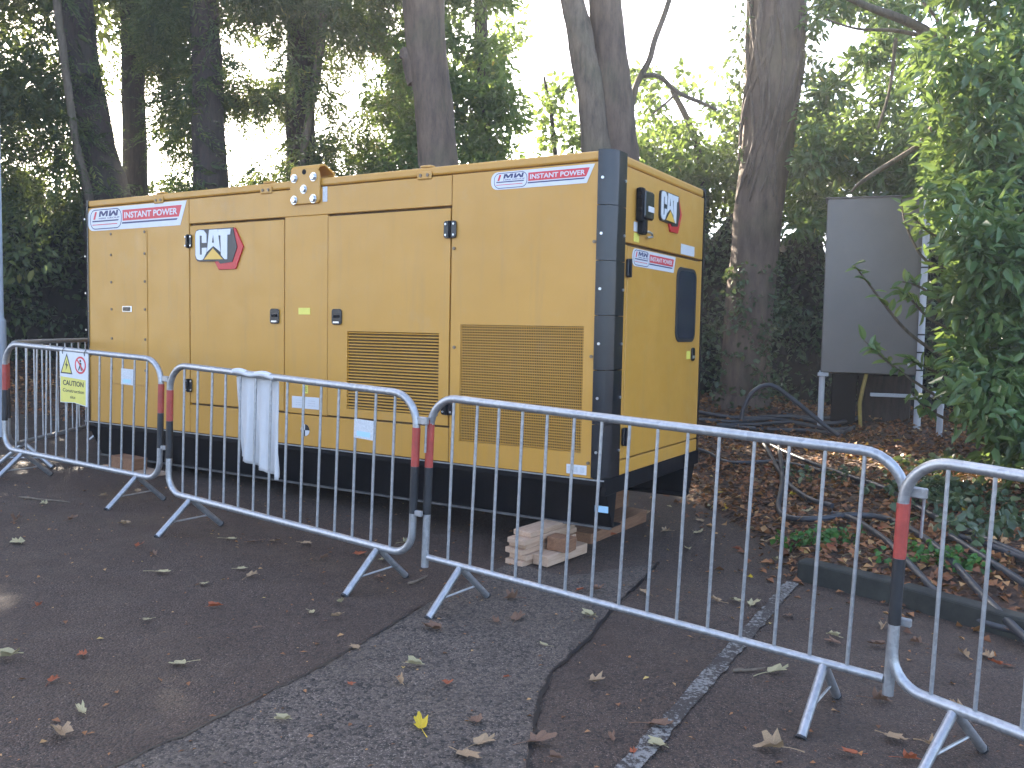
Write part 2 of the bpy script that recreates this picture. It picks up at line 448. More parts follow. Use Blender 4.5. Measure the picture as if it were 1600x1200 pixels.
class Foliage:
    def __init__(s): s.V = []; s.T = []; s.C = []; s.n = 0
    def put(s, V, T, C):
        s.V.append(V); s.T.append(T + s.n); s.C.append(C); s.n += len(V)
    def sprays(s, centers, radii, per, leaves, ln, droop=0.5, width=0.36, spray_len=0.55, squash=0.8, tint0=0.0):
        """flat drooping sprays (conifer) filling clumps"""
        c = np.repeat(centers, per, 0); r = np.repeat(radii, per)
        n = len(c)
        o = unit(rng.normal(size=(n, 3))) * (rng.random(n) ** 0.4 * r)[:, None]
        o[:, 2] *= squash
        base = c + o
        d = unit(unit(o) * np.array([1, 1, .35]) + rng.normal(size=(n, 3)) * 0.5 + np.array([0, 0, -droop]))
        nr = unit(np.array([0, 0, 1.0]) + rng.normal(size=(n, 3)) * 0.45)
        side = unit(np.cross(d, nr))
        sl = spray_len * rng.uniform(0.6, 1.2, n)
        k = np.arange(leaves)
        f = (k // 2 + 0.5) / (leaves / 2)
        sg = np.where(k % 2 == 0, 1.0, -1.0)
        pos = base[:, None, :] + d[:, None, :] * (sl[:, None] * f[None])[..., None] + np.array([0, 0, -1.0]) * (sl[:, None] * 0.25 * f[None] ** 2)[..., None]
        ld = unit(d[:, None, :] * 0.8 + side[:, None, :] * sg[None, :, None] * 0.8 + rng.normal(size=(n, leaves, 3)) * 0.15)
        lnn = ln * (1.15 - 0.6 * f)[None] * rng.uniform(0.7, 1.3, (n, leaves))
        nn = np.repeat(nr, leaves, 0) + rng.normal(size=(n * leaves, 3)) * 0.25
        t = np.clip(np.repeat(rng.beta(2, 2.5, n), leaves) + rng.normal(size=n * leaves) * 0.08 + tint0, 0, 1)
        lnn = lnn.reshape(-1)
        s.put(*leaf_arrays(pos.reshape(-1, 3), ld.reshape(-1, 3), unit(nn), lnn, lnn * width, 0.12, t))
    def ball(s, centers, radii, per, ln, width=0.45, squash=0.85, shell=0.45, tint0=0.0, up_bias=0.9, droop=0.25, full=True):
        c = np.repeat(centers, per, 0); r = np.repeat(radii, per)
        n = len(c)
        o = unit(rng.normal(size=(n, 3))) * (rng.random(n) ** shell * r)[:, None]
        o[:, 2] *= squash
        d = unit(unit(o) * 0.8 + rng.normal(size=(n, 3)) * 0.6 + np.array([0, 0, -droop]))
        nr = unit(np.array([0, 0, up_bias]) + rng.normal(size=(n, 3)) * 0.6)
        l = ln * rng.uniform(0.6, 1.25, n)
        t = np.clip(np.repeat(rng.beta(2, 2.5, len(centers)), per) * 0.5 + rng.beta(2, 2.3, n) * 0.5 + rng.normal(size=n) * 0.12 + tint0, 0, 1)
        s.put(*leaf_arrays(c + o, d, nr, l, l * width * rng.uniform(0.8, 1.2, n), 0.18, t, full))
    def build(s, name, mat, parent=None, **kw):
        return np_mesh(name, np.concatenate(s.V), np.concatenate(s.T), mat, parent, np.concatenate(s.C), **kw)

def frame(o, r, u):
    r = Vector(r); u = Vector(u)
    return (Vector(o), r, u, r.cross(u))
def text_mesh(txt, fr, x0, x1, y0, y1, d, thick, name, mat, parent, shear=0.0, bold=0.0, loc=None):
    cu = bpy.data.curves.new('lettering', 'FONT')
    cu.body = txt
    cu.extrude = 0.001
    cu.offset = bold
    cu.resolution_u = 3
    ob = bpy.data.objects.new('lettering', cu)
    COL.objects.link(ob)
    dg = bpy.context.evaluated_depsgraph_get()
    me = bpy.data.meshes.new_from_object(ob.evaluated_get(dg))
    bpy.data.objects.remove(ob); bpy.data.curves.remove(cu)
    n = len(me.vertices)
    co = np.zeros(n * 3); me.vertices.foreach_get('co', co); co = co.reshape(-1, 3)
    mn, mx = co.min(0), co.max(0)
    a = x0 + (co[:, 0] - mn[0]) / (mx[0] - mn[0]) * (x1 - x0 - shear * (y1 - y0))
    b = y0 + (co[:, 1] - mn[1]) / (mx[1] - mn[1]) * (y1 - y0)
    a = a + shear * (b - y0)
    z = np.where(co[:, 2] > 0, d + thick, d)
    O, r, u, nn = [np.array(v) for v in fr]
    P = O + a[:, None] * r + b[:, None] * u + z[:, None] * nn
    me.vertices.foreach_set('co', P.ravel()); me.update()
    me.name = name
    me.materials.clear(); me.materials.append(mat)
    return link(bpy.data.objects.new(name, me), parent, loc)
def arc(cx, cy, r, a0, a1, n):
    return [(cx + r * math.cos(R(a0 + (a1 - a0) * i / n)), cy + r * math.sin(R(a0 + (a1 - a0) * i / n))) for i in range(n + 1)]
def rrect(x0, x1, y0, y1, r, n=4):
    return arc(x1 - r, y0 + r, r, -90, 0, n) + arc(x1 - r, y1 - r, r, 0, 90, n) + arc(x0 + r, y1 - r, r, 90, 180, n) + arc(x0 + r, y0 + r, r, 180, 270, n)

# ================================================================== THE SETTING
# asphalt sheet
def grid_mesh(name, xs, ys, zf, mat, kind='structure', keep=None):
    X, Y = np.meshgrid(xs, ys)
    Z = zf(X, Y)
    V = np.stack([X, Y, Z], -1).reshape(-1, 3)
    nx, ny = len(xs), len(ys)
    i = (np.arange(ny - 1)[:, None] * nx + np.arange(nx - 1)[None]).ravel()
    Q = np.stack([i, i + 1, i + nx + 1, i + nx], 1)
    if keep is not None:
        k = keep(X, Y).reshape(-1)
        Q = Q[k[Q].any(1)]
    o = np_mesh(name, V, Q, mat, None, None, 4, kind=kind)
    o.data.polygons.foreach_set('use_smooth', [True] * len(o.data.polygons))
    return o
grid_mesh('car_park', np.array([-70, -30, 0, 30, 70]), np.array([-60, 0, 20, 80]), lambda X, Y: road_z(X) + 0 * Y, M['asphalt'])
xs = np.concatenate([np.linspace(-70, -12, 18)[:-1], np.arange(-12, 9, 0.14), np.linspace(9, 70, 18)])
ys = np.concatenate([np.linspace(-30, 0, 10)[:-1], np.arange(0, 17, 0.14), np.linspace(17, 80, 18)])
grid_mesh('woodland_bank', xs, ys, bank_z, M['soil'], keep=lambda X, Y: edge_dist(X, Y) > -0.35)

def sheet(name, pts, dz, mat, kind='structure'):
    mb = MB()
    mb.add([(x, y, float(road_z(x)) + dz) for x, y in pts], [tuple(range(len(pts)))])
    return mb.build(name, mat, kind=kind)
def rag(pts, step=0.06, amp=0.012):
    out = []
    for (ax, ay), (bx, by) in zip(pts, pts[1:] + pts[:1]):
        l = math.hypot(bx - ax, by - ay); n = max(1, int(l / step))
        for i in range(n):
            t = i / n
            out.append((ax + (bx - ax) * t + random.uniform(-amp, amp), ay + (by - ay) * t + random.uniform(-amp, amp)))
    return out
G = lambda px, py: tuple(on_ground(px, py)[:2])
patch_left = [G(150, 1215), G(300, 1145), G(430, 1080), G(545, 1020), G(600, 985), G(665, 945), G(740, 908), G(800, 880)]
seam = [G(1030, 880), G(1005, 908), G(960, 950), G(920, 1000), G(862, 1052), G(842, 1105), G(832, 1160), G(824, 1230), G(815, 1330)]
sheet('asphalt_patch', rag(patch_left + [(0.35, 5.1)] + seam + [(-0.3, 1.4), (-1.4, 1.9)]), 0.004, M['patch'])
mb = MB()
for seamline, w in ((seam, 0.008), (patch_left[:6], 0.006)):
    P = []
    for i in range(len(seamline) - 1):
        for t in np.linspace(0, 1, 9)[:-1]:
            P.append(Vector(seamline[i]).lerp(Vector(seamline[i + 1]), float(t)) + Vector((random.uniform(-1, 1), random.uniform(-1, 1))) * 0.008)
    vs = []
    for i, p in enumerate(P):
        t = (P[min(i + 1, len(P) - 1)] - P[max(i - 1, 0)]).normalized(); nn = Vector((-t.y, t.x)) * w * random.uniform(0.5, 1.5)
        for q in (p + nn, p - nn):
            vs.append((q.x, q.y, float(road_z(q.x)) + 0.008))
    mb.add(vs, [(2 * i, 2 * i + 1, 2 * i + 3, 2 * i + 2) for i in range(len(P) - 1)])
mb.build('tar_seam', M['tar'], kind='structure')
a, b = Vector(G(985, 1200)), Vector(G(1238, 912))
t = (b - a).normalized(); nn = Vector((-t.y, t.x)) * 0.037
a = a - t * 1.2
sheet('parking_line', rag([tuple(a - nn), tuple(b - nn), tuple(b + nn), tuple(a + nn)], 0.04, 0.006), 0.010, M['line'])

# kerb: dark edging blocks along the bank
kp = [Vector((1.80, 5.36)), Vector((2.25, 4.95)), Vector((2.7, 4.4)), Vector((3.6, 3.35)), Vector((4.6, 2.25))]
kerb = empty('kerb', (1.80, 5.36, float(road_z(1.8))), 'dark mossy kerb edging the leaf covered bank', 'kerb')
kerb['kind'] = 'structure'
del kerb['category']
for i in range(len(kp) - 1):
    n = max(1, round((kp[i + 1] - kp[i]).length / 0.62))
    for j in range(n):
        p, q = kp[i].lerp(kp[i + 1], j / n), kp[i].lerp(kp[i + 1], (j + 1) / n)
        t = (q - p).normalized(); w = Vector((-t.y, t.x))
        c = (p + q) / 2
        hl = (q - p).length / 2 - 0.004
        zz = float(road_z(c.x))
        o = MB().box(-hl, hl, -0.015, 0.11, -0.15, 0.125 + random.uniform(-.008, .008)).build('kerb_block', M['kerb'], kerb, bevel=0.014, seg=2)
        o.matrix_parent_inverse = Matrix.Identity(4)
        o.location = Vector((c.x, c.y, zz)) - kerb.location
        o.rotation_euler = (0, 0.045 * t.x, math.atan2(t.y, t.x) + random.uniform(-.012, .012))

# ================================================================== GENERATOR
YAW = 0.54269
GX, GY, GLEN, GWID, ZT, ZY, ZS = 0.57931, 5.29069, 5.28571, 1.72577, 2.5413, 0.53619, 0.205
gen = empty('generator', (GX, GY, ZS), 'large yellow enclosed generator on a black skid behind the barriers', 'generator', rot=(0, 0, -YAW))
GL = (0, 0, -ZS)
def gp(mb, name, mat, parent=gen, bevel=0.004, **kw):
    return mb.build(name, mat, parent, bevel=bevel, loc=GL if parent is gen else None, **kw)
FR = frame((0, 0, 0), (1, 0, 0), (0, 0, 1))      # front face: a = -s (metres left of the near corner), b = z, normal -y
EN = frame((0, 0, 0), (0, 1, 0), (0, 0, 1))      # end face: a = v, b = z, normal +x
def fbox(s0, s1, z0, z1, d0, d1):                # on the front, d outward
    return MB().box(-max(s0, s1), -min(s0, s1), -d1, -d0, z0, z1)
def ebox(v0, v1, z0, z1, d0, d1):
    return MB().box(d0, d1, v0, v1, z0, z1)
Yp = M['yellow']
# inner shell behind the panels
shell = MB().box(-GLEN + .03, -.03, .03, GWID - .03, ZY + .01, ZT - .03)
gp(shell, 'inner_shell', M['recess_shade'], bevel=0)
# roof and gutter rail
rp_ = [(-GLEN + .082, .002), (-.088, .002), (-.06, .06), (-.004, .204), (-.004, GWID - .064), (-.06, GWID - .04), (-.09, GWID), (-GLEN + .09, GWID), (-GLEN + .06, GWID - .05), (-GLEN, GWID - .1), (-GLEN, .204), (-GLEN + .06, .06)]
roof = MB().prism(rp_, 2.478, ZT - .004, (Vector((0, 0, 0)), Vector((1, 0, 0)), Vector((0, 1, 0)), Vector((0, 0, 1))))
gp(roof, 'roof', Yp, bevel=0.014, seg=2)
# front panels (proud 0..12 mm of y=0)
T0, T1 = -0.03, 0.0
def panel(name, s0, s1, z0, z1, dd=0.0, **kw):
    return gp(fbox(s0, s1, z0, z1, T0, T1 + dd), name, Yp, **kw)
panel('side_panel', 3.826, 5.215, ZY, 2.470)
panel('header_panel', 1.176, 3.820, 2.268, 2.470)
panel('sill_panel', 1.176, 3.820, ZY, 0.768)
panel('centre_panel', 2.285, 2.722, 0.776, 2.266, 0.002)
vs0, vs1, vz0, vz1 = .168, 1.088, .689, 1.474
# vent panel with a real opening
vp = MB()
for s0, s1, z0, z1 in ((.086, vs0, ZY, 2.470), (vs1, 1.168, ZY, 2.470), (vs0, vs1, ZY, vz0), (vs0, vs1, vz1, 2.470)):
    vp.box(-s1, -s0, -T1, -T0, z0, z1)
gp(vp, 'vent_panel', Yp, bevel=0)
mesh_v = MB()
for i in range(45):                                                   # pressed slats
    z = vz0 + (vz1 - vz0) * (i + .5) / 45
    mesh_v.add([(-vs1, .008, z + .0035), (-vs0, .008, z + .0035), (-vs0, .001, z - .0005), (-vs1, .001, z - .0005), (-vs1, .004, z - .0035), (-vs0, .004, z - .0035)], [(0, 1, 2, 3), (3, 2, 5, 4)])
for i in range(71):
    x = -vs1 + (vs1 - vs0) * (i + .5) / 71
    mesh_v.add([(x - .0021, .002, vz0), (x + .0021, .002, vz0), (x + .0021, .002, vz1), (x - .0021, .002, vz1)], [(0, 1, 2, 3)])
gp(mesh_v, 'vent_grille', Yp, bevel=0, kind='stuff')
# doors
d1 = panel('door', 2.732, 3.812, 0.784, 2.250)
ls0, ls1, lz0, lz1 = 1.265, 2.09, .845, 1.412
d2m = MB()
for s0, s1, z0, z1 in ((1.182, ls0, .784, 2.250), (ls1, 2.279, .784, 2.250), (ls0, ls1, .784, lz0), (ls0, ls1, lz1, 2.250)):
    d2m.box(-s1, -s0, -T1, -T0, z0, z1)
d2 = gp(d2m, 'door', Yp, bevel=0)
lm = MB()
nl = 26
for i in range(nl):
    z = lz0 + (lz1 - lz0) * (i + .5) / nl
    lm.add([(-ls1, .012, z + .0065), (-ls0, .012, z + .0065), (-ls0, .0015, z - .003), (-ls1, .0015, z - .003)], [(0, 1, 2, 3)])
lm.build('louvre_slats', Yp, d2, kind='stuff')
# dark backing whose colour carries the shade inside the openings
gp(fbox(vs0 - .01, vs1 + .01, vz0 - .01, vz1 + .01, -.029, -.022).box(-ls1 - .01, -ls0 + .01, .022, .029, lz0 - .01, lz1 + .01), 'vent_backing', M['recess_shade'], bevel=0)
# access panel with bolts, handle and foot slot on the far panel
acc = gp(fbox(4.363, 4.885, .895, 2.242, 0.001, .006), 'access_panel', Yp, bevel=.003)
for s_ in (4.39, 4.858):
    for z_ in (2.225, 2.04, 1.80, 1.56, 1.30, 1.03):
        MB().tube([(-s_, -.006, z_), (-s_, -.012, z_)], .012, 8).build('bolt', M['dark_bolt'], acc)
hp = fbox(4.57, 4.70, 1.535, 1.59, .006, .014).build('pull_handle', M['chrome'], acc, bevel=.004)
fbox(4.585, 4.685, 1.545, 1.58, .014, .018).build('handle_recess', M['black_plastic'], hp, bevel=.003)
def latch(parent, s_, z_):
    o = gp(MB().prism(rrect(-s_ - .048, -s_ + .048, z_ - .058, z_ + .058, .02), .001, .012, FR), 'latch', M['black_plastic'], parent, bevel=.003)
    fbox(s_ - .028, s_ + .028, z_ - .046, z_ - .034, .012, .017).build('latch_lip', M['chrome'], o)
    fbox(s_ - .03, s_ + .026, z_ - .006, z_ + .014, .012, .020).build('latch_paddle', M['black_steel'], o, bevel=.003)
latch(d1, 2.825, 1.515); latch(d2, 2.187, 1.515)
def hinge(parent, s_, z_, w=.05, h=.115):
    o = gp(MB().prism(rrect(-s_ - w, -s_ + w, z_ - h / 2, z_ + h / 2, .016), .001, .016, FR), 'hinge', M['black_plastic'], parent, bevel=.003)
    MB().tube([(-s_, -.018, z_ - h / 2), (-s_, -.018, z_ + h / 2)], .010, 8).build('hinge_pin', M['black_steel'], o, smooth=True)
    for dx in (-.032, .032):
        for dz in (-.036, .036):
            MB().tube([(-s_ + dx, -.016, z_ + dz), (-s_ + dx, -.021, z_ + dz)], .007, 8).build('screw', M['chrome'], o)
hinge(d1, 3.818, 2.124, .036, .11); hinge(d1, 3.822, .93, .036, .11)
hinge(d2, 1.178, 2.108); hinge(d2, 1.183, .916)
# loose panel bolts
for s_, z_ in ((1.147, 1.982), (1.135, 1.32), (.108, 1.99), (.11, 1.29), (.115, .63), (1.14, .70), (1.14, .60)):
    gp(MB().tube([(-s_, 0, z_), (-s_, -.010, z_)], .011, 8), 'bolt', M['dark_bolt'], bevel=0)
# corner posts in segments with a groove between them
def post(profile, name, segs, mat=M['black_plastic']):
    """profile: open list of (x,y) outline, closed by the inner corner"""
    root = None
    zs = np.linspace(ZY + .002, ZT + .004, segs + 1)
    for i in range(segs):
        mb = MB(); k = len(profile)
        z0, z1 = zs[i] + .002, zs[i + 1] - .002
        mb.add([(x, y, z0) for x, y in profile] + [(x, y, z1) for x, y in profile],
               [tuple(range(k - 1, -1, -1)), tuple(range(k, 2 * k))] + [(j, (j + 1) % k, k + (j + 1) % k, k + j) for j in range(k)])
        if root is None:
            root = mb.build(name, mat, gen, smooth=True, loc=GL)
        else:
            mb.build('post_segment', mat, root, smooth=True)
    return root
rr = .10
near = [(-.085, .05), (-.085, -.006)] + [(x, y) for x, y in arc(.006 - rr, -.006 + rr, rr, -90, 0, 14)] + [(.006, .20), (-.03, .20)]
pn = post(near, 'corner_post', 6)
for z_ in np.linspace(ZY, ZT, 7)[:-1] + .165:
    for P_, Q_ in (((-.06, -.006, z_), (-.06, -.013, z_)), ((.006, .18, z_), (.013, .18, z_))):
        MB().tube([P_, Q_], .009, 8).build('post_bolt', M['chrome'], pn)
far = [(-GLEN + .085, .05), (-GLEN + .03, .12), (-GLEN - .006, .20)] + [(x, y) for x, y in arc(-GLEN - .006 + rr, -.006 + rr, rr, 180, 270, 12)] + [(-GLEN + .075, -.006)]
pf = post(far, 'corner_post', 6)
for z_ in np.linspace(ZY, ZT, 7)[:-1] + .165:
    MB().tube([(-GLEN + .05, -.006, z_), (-GLEN + .05, -.013, z_)], .009, 8).build('post_bolt', M['chrome'], pf)
back = [(-.085, GWID + .006), (-.085, GWID - .05), (-.03, GWID - .06), (.006, GWID - .06)] + [(x, y) for x, y in arc(.006 - .05, GWID + .006 - .05, .05, 0, 90, 5)]
post(back, 'corner_post', 6)
backl = [(-GLEN + .085, GWID - .05), (-GLEN + .085, GWID + .006), (-GLEN - .006, GWID + .006), (-GLEN - .006, GWID - .1)]
post(backl, 'corner_post', 6)
# end face
gp(ebox(.202, GWID - .064, 2.004, 2.470, T0, T1), 'end_panel', Yp)
gp(ebox(.202, GWID - .064, ZY, .628, T0, T1), 'end_sill', Yp)
gp(ebox(.202, .250, .636, 1.988, T0, T1), 'end_stile', Yp)
gp(ebox(1.640, GWID - .064, .636, 1.996, T0, T1), 'end_stile', Yp)
ed = gp(ebox(.256, 1.634, .638, 1.984, T0, T1 + .002), 'end_door', Yp)
wg = gp(MB().prism(rrect(1.115, 1.525, 1.378, 1.918, .075, 6), .003, .011, EN), 'window_seal', M['rubber'], ed, bevel=.003)
MB().prism(rrect(1.14, 1.50, 1.403, 1.893, .06, 6), .0115, .0125, EN).build('window_pane', M['glass'], wg)
eh = gp(MB().prism(rrect(1.465, 1.525, 1.235, 1.335, .02), .003, .016, EN), 'door_latch', M['black_plastic'], ed, bevel=.003)
ebox(1.478, 1.512, 1.255, 1.275, .016, .022).build('latch_lip', M['chrome'], eh)
for z_ in (1.845, .78):
    h_ = gp(MB().prism(rrect(.222, .285, z_ - .058, z_ + .058, .014), .003, .022, EN), 'hinge', M['black_plastic'], ed, bevel=.003)
    MB().tube([(.024, .253, z_ - .058), (.024, .253, z_ + .058)], .010, 8).build('hinge_pin', M['black_steel'], h_, smooth=True)
# back and far end walls
gp(MB().box(-GLEN + .09, -.09, GWID - .028, GWID, ZY, 2.470), 'back_wall', Yp)
gp(MB().box(-GLEN, -GLEN + .028, .21, GWID - .11, ZY, 2.470), 'far_end_wall', Yp)
# black plug box on the end
pb = gp(MB().prism(rrect(.375, .525, 2.165, 2.345, .02), .001, .062, EN), 'socket_box', M['black_plastic'], bevel=.008)
ebox(.355, .40, 2.15, 2.36, .004, .05).build('socket_flange', M['black_steel'], pb, bevel=.006)
for z_ in (2.345, 2.30, 2.22):
    ebox(.343, .36, z_ - .014, z_ + .014, .02, .045).build('flange_lug', M['black_steel'], pb, bevel=.004)
ebox(.42, .518, 2.215, 2.25, .0625, .064).build('socket_label', M['white'], pb)
ebox(.385, .455, 2.07, 2.172, .004, .05).build('cable_gland', M['black_steel'], pb, bevel=.01)
MB().tube([(.03, .455, 2.085), (.035, .50, 2.095), (.035, .56, 2.088), (.03, .58, 2.07), (.02, .52, 2.06)], .008, 8).build('wire_loop', M['chrome'], pb, smooth=True)
# skid: sloping side plates, end band, cross members
def rail(sign):
    y0 = 0.002 if sign > 0 else GWID - .002
    d = .16 * sign; t_ = .012 * sign
    prof = [(y0, ZY - .012), (y0, ZY - .05), (y0 + .025 * sign, ZY - .052), (y0 + d, ZS), (y0 + d + .13 * sign, ZS), (y0 + d + .13 * sign, ZS + .012),
            (y0 + d + t_, ZS + .012), (y0 + .025 * sign + t_ + .18 * sign, ZY - .06), (y0 + .22 * sign, ZY - .012)]
    k = len(prof)
    x0, x1 = -GLEN + .01, -.012
    mb = MB()
    mb.add([(x0, y, z) for y, z in prof] + [(x1, y, z) for y, z in prof],
           [tuple(range(k)), tuple(range(2 * k - 1, k - 1, -1))] + [(j, k + j, k + (j + 1) % k, (j + 1) % k) for j in range(k)])
    return mb
sk = gp(rail(1), 'skid_rail', M['black_steel'], bevel=.004)
gp(rail(-1), 'skid_rail', M['black_steel'], bevel=.004)
gp(MB().box(-.03, .002, .01, GWID - .01, ZY - .105, ZY - .002), 'end_beam', M['black_steel'])
gp(MB().box(-GLEN, -GLEN + .03, .01, GWID - .01, ZY - .105, ZY - .002), 'end_beam', M['black_steel'])
gp(MB().box(-GLEN + .04, -.04, .2, GWID - .2, ZY - .03, ZY - .004), 'floor_plate', M['black_steel'], bevel=0)
for x_ in (-.75, -1.9, -3.2, -4.5):
    gp(MB().box(x_ - .06, x_ + .06, .30, GWID - .30, ZS + .06, ZY - .04), 'cross_member', M['black_steel'], bevel=0)
gp(MB().box(-GLEN + .005, -.006, -.008, .004, ZY - .012, ZY - .004), 'drip_edge', M['galv'], bevel=0)
gp(MB().box(-GLEN + .02, -.02, .138, .170, ZS - .010, ZS + .004), 'skid_flange', M['worn_edge'], bevel=.002)
gp(fbox(.01, .10, .315, .355, -.085, -.078), 'skid_plate', M['label_blue'], bevel=0)
# lifting bracket
br = MB()
prof = rrect(-2.652, -2.352, 2.352, 2.60, .03)
br.prism([(-2.63, 2.352), (-2.375, 2.352), (-2.352, 2.375), (-2.352, 2.53), (-2.36, 2.585), (-2.40, 2.618), (-2.62, 2.618), (-2.652, 2.58), (-2.652, 2.375)], .002, .020, FR)
brk = gp(br, 'lifting_bracket', Yp, bevel=.004)
tp = MB()
yy = [(-.02, 2.606), (.0, 2.635), (.05, 2.65), (.16, 2.60), (.17, 2.555)]
pf_ = [(y, z) for y, z in yy] + [(y + (.004 if i < 3 else -.014), z - .016) for i, (y, z) in reversed(list(enumerate(yy)))]
k = len(pf_)
tp.add([(-2.645, y, z) for y, z in pf_] + [(-2.365, y, z) for y, z in pf_],
       [tuple(range(k)), tuple(range(2 * k - 1, k - 1, -1))] + [(j, k + j, k + (j + 1) % k, (j + 1) % k) for j in range(k)])
tp.build('bracket_lug', Yp, brk, bevel=.003)
MB().prism(arc(-2.505, 2.588, .020, 0, 345, 12), .0195, .0225, FR).build('lifting_eye', M['black_steel'], brk)
for s_, z_ in ((2.605, 2.545), (2.41, 2.545), (2.507, 2.46), (2.605, 2.385), (2.41, 2.385)):
    b_ = MB().prism(arc(-s_, z_, .026, 0, 300, 5), .020, .040, FR).build('bolt_head', M['chrome'], brk, bevel=.004)
    MB().prism(arc(-s_, z_, .033, 0, 337.5, 15), .020, .025, FR).build('washer', M['chrome'], b_)
gp(fbox(2.29, 2.335, 2.36, 2.47, .001, .0022), 'rating_label', M['label_grey'], bevel=0)
# roof clips
for s_ in (4.20, 2.92, 1.40):
    cl = gp(fbox(s_ - .062, s_ + .062, 2.455, 2.512, .0, .010), 'roof_clip', Yp, bevel=.006)
    for dx in (-.03, .03):
        MB().tube([(-s_ + dx, -.010, 2.483), (-s_ + dx, -.016, 2.483)], .012, 8).build('bolt', M['dark_bolt'], cl)
    MB().box(-s_ - .045, -s_ + .045, .004, .06, ZT - .004, ZT + .012).build('clip_tab', Yp, cl, bevel=.004)

# --- stickers
def sticker(fr, a0, a1, b0, b1, slant=0.06, name='company_sticker', parent=gen):
    """white sticker with a rounded badge on the left and a red bar on the right; a to the right, b up"""
    w, h = a1 - a0, b1 - b0
    X = lambda x: a0 + x * w
    Yv = lambda y: b0 + y * h
    rad = .42 * h
    outl = [(X(1), b1)] + arc(a0 + rad, b1 - rad, rad, 90, 180, 5) + arc(a0 + rad, b0 + rad, rad, 180, 270, 5) + [(X(1 - slant), b0)]
    st = gp(MB().prism(outl, .001, .0022, fr), name, M['white'], parent, bevel=0)
    bx1 = X(.365)
    ring = MB()
    for q, d, mt, nm in ((.00, .0026, 'navy', 'badge_outline'), (.006, .0030, 'white', 'badge_field')):
        e = q * w
        MB().prism(rrect(X(.03) + e, bx1 - e, Yv(.06) + e, Yv(.94) - e, (.36 * h) - e, 5), .0022, d, fr).build(nm, M[mt], st)
    d0, d1_ = .0030, .0036
    MB().prism([(X(.065), Yv(.50)), (X(.085), Yv(.50)), (X(.105), Yv(.84)), (X(.085), Yv(.84))], d0, d1_, fr).build('red_slash', M['red'], st)
    mp_ = [(0, 0), (0, 1), (.30, 1), (.5, .50), (.70, 1), (1, 1), (1, 0), (.80, 0), (.80, .62), (.57, .08), (.43, .08), (.20, .62), (.20, 0)]
    for k_, fl in ((0, 1), (1, -1)):
        pts_ = []
        for q_, w_ in mp_:
            w_ = w_ if fl > 0 else 1 - w_
            pts_.append((X(.125 + k_ * .105) + q_ * w * .092 + .25 * w_ * h * .25, Yv(.61 + w_ * .25)))
        MB().prism(pts_, d0, d1_, fr).build('letter', M['navy'], st)
    text_mesh('HIRE GROUP', fr, X(.125), X(.345), Yv(.50), Yv(.57), d0, .0006, 'lettering', M['navy'], st, .1, .01)
    MB().prism([(X(.055), Yv(.39)), (X(.33), Yv(.39)), (X(.335), Yv(.45)), (X(.055), Yv(.45))], d0, d1_, fr).build('navy_stripe', M['navy'], st)
    MB().prism([(X(.055), Yv(.245)), (X(.32), Yv(.245)), (X(.32), Yv(.28)), (X(.055), Yv(.28))], d0, d1_, fr).build('red_stripe', M['red'], st)
    MB().prism([(X(.375), Yv(.36)), (X(.945 - slant * .3), Yv(.36)), (X(.955), Yv(.83)), (X(.375), Yv(.83))], .0022, d0, fr).build('red_bar', M['red'], st)
    text_mesh('INSTANT POWER', fr, X(.392), X(.915), Yv(.46), Yv(.73), d0, .0006, 'lettering', M['white'], st, .05, .022)
    MB().prism([(X(.37), Yv(.23)), (X(.925 - slant * .3), Yv(.23)), (X(.935 - slant * .3), Yv(.30)), (X(.37), Yv(.30))], .0022, d0, fr).build('navy_bar', M['navy'], st)
    return st
sticker(FR, -5.205, -3.848, 2.262, 2.462, .06)
sticker(FR, -.862, -.118, 2.347, 2.459, .07)
ENd = (EN[0] + Vector((.002, 0, 0)), EN[1], EN[2], EN[3])
sticker(ENd, .318, 1.085, 1.866, 1.978, .04, parent=ed)

def cat_logo(fr, a0, w, b1, h, parent=gen):
    def pl(pts):
        return [(a0 + (x - 190) / 1015 * w, b1 - (y - 165 - (1205 - x) * .035) / 910 * h) for x, y in pts]
    rd = MB().prism(pl([(980, 178), (1035, 176), (1205, 580), (1045, 1058), (690, 1078), (600, 905), (690, 880), (985, 860), (1060, 590)]), .001, .012, fr)
    lg = gp(rd, 'maker_logo', M['logo_red'], parent, bevel=.002)
    lg['label'] = 'red, black and silver three letter maker badge'
    MB().prism(pl([(245, 195), (1000, 168), (1085, 590), (985, 905), (730, 945), (690, 895), (245, 895), (205, 850), (190, 780), (190, 290), (210, 225)]), .001, .016, fr).build('black_back', M['logo_black'], lg)
    w0, w1 = .016, .020
    MB().prism(pl([(205, 300), (225, 232), (300, 205), (385, 215), (445, 300), (445, 490), (345, 490), (345, 330), (300, 330), (300, 750), (345, 750), (345, 600), (452, 596), (446, 700), (372, 855), (300, 870), (235, 845), (205, 760)]), w0, w1, fr).build('letter', M['logo_white'], lg)
    MB().prism(pl([(505, 207), (685, 202), (745, 690), (592, 562), (455, 690), (470, 560)]), w0, w1, fr).build('letter', M['logo_white'], lg)
    MB().prism(pl([(592, 320), (608, 490), (566, 490)]), w1, w1 + .0008, fr).build('letter_counter', M['logo_black'], lg)
    MB().prism(pl([(697, 205), (962, 195), (947, 320), (892, 325), (886, 850), (830, 850), (757, 760), (747, 335), (697, 332)]), w0, w1, fr).build('letter', M['logo_white'], lg)
    MB().prism(pl([(592, 575), (362, 868), (838, 862)]), w1 + .001, w1 + .002, fr).build('triangle_outline', M['logo_black'], lg)
    MB().prism(pl([(592, 610), (400, 855), (805, 850)]), w1 + .002, w1 + .004, fr).build('triangle', M['logo_yellow'], lg)
cat_logo(FR, -3.728, .562, 2.212, .335, d1)
cat_logo(EN, .745, .42, 2.402, .262)
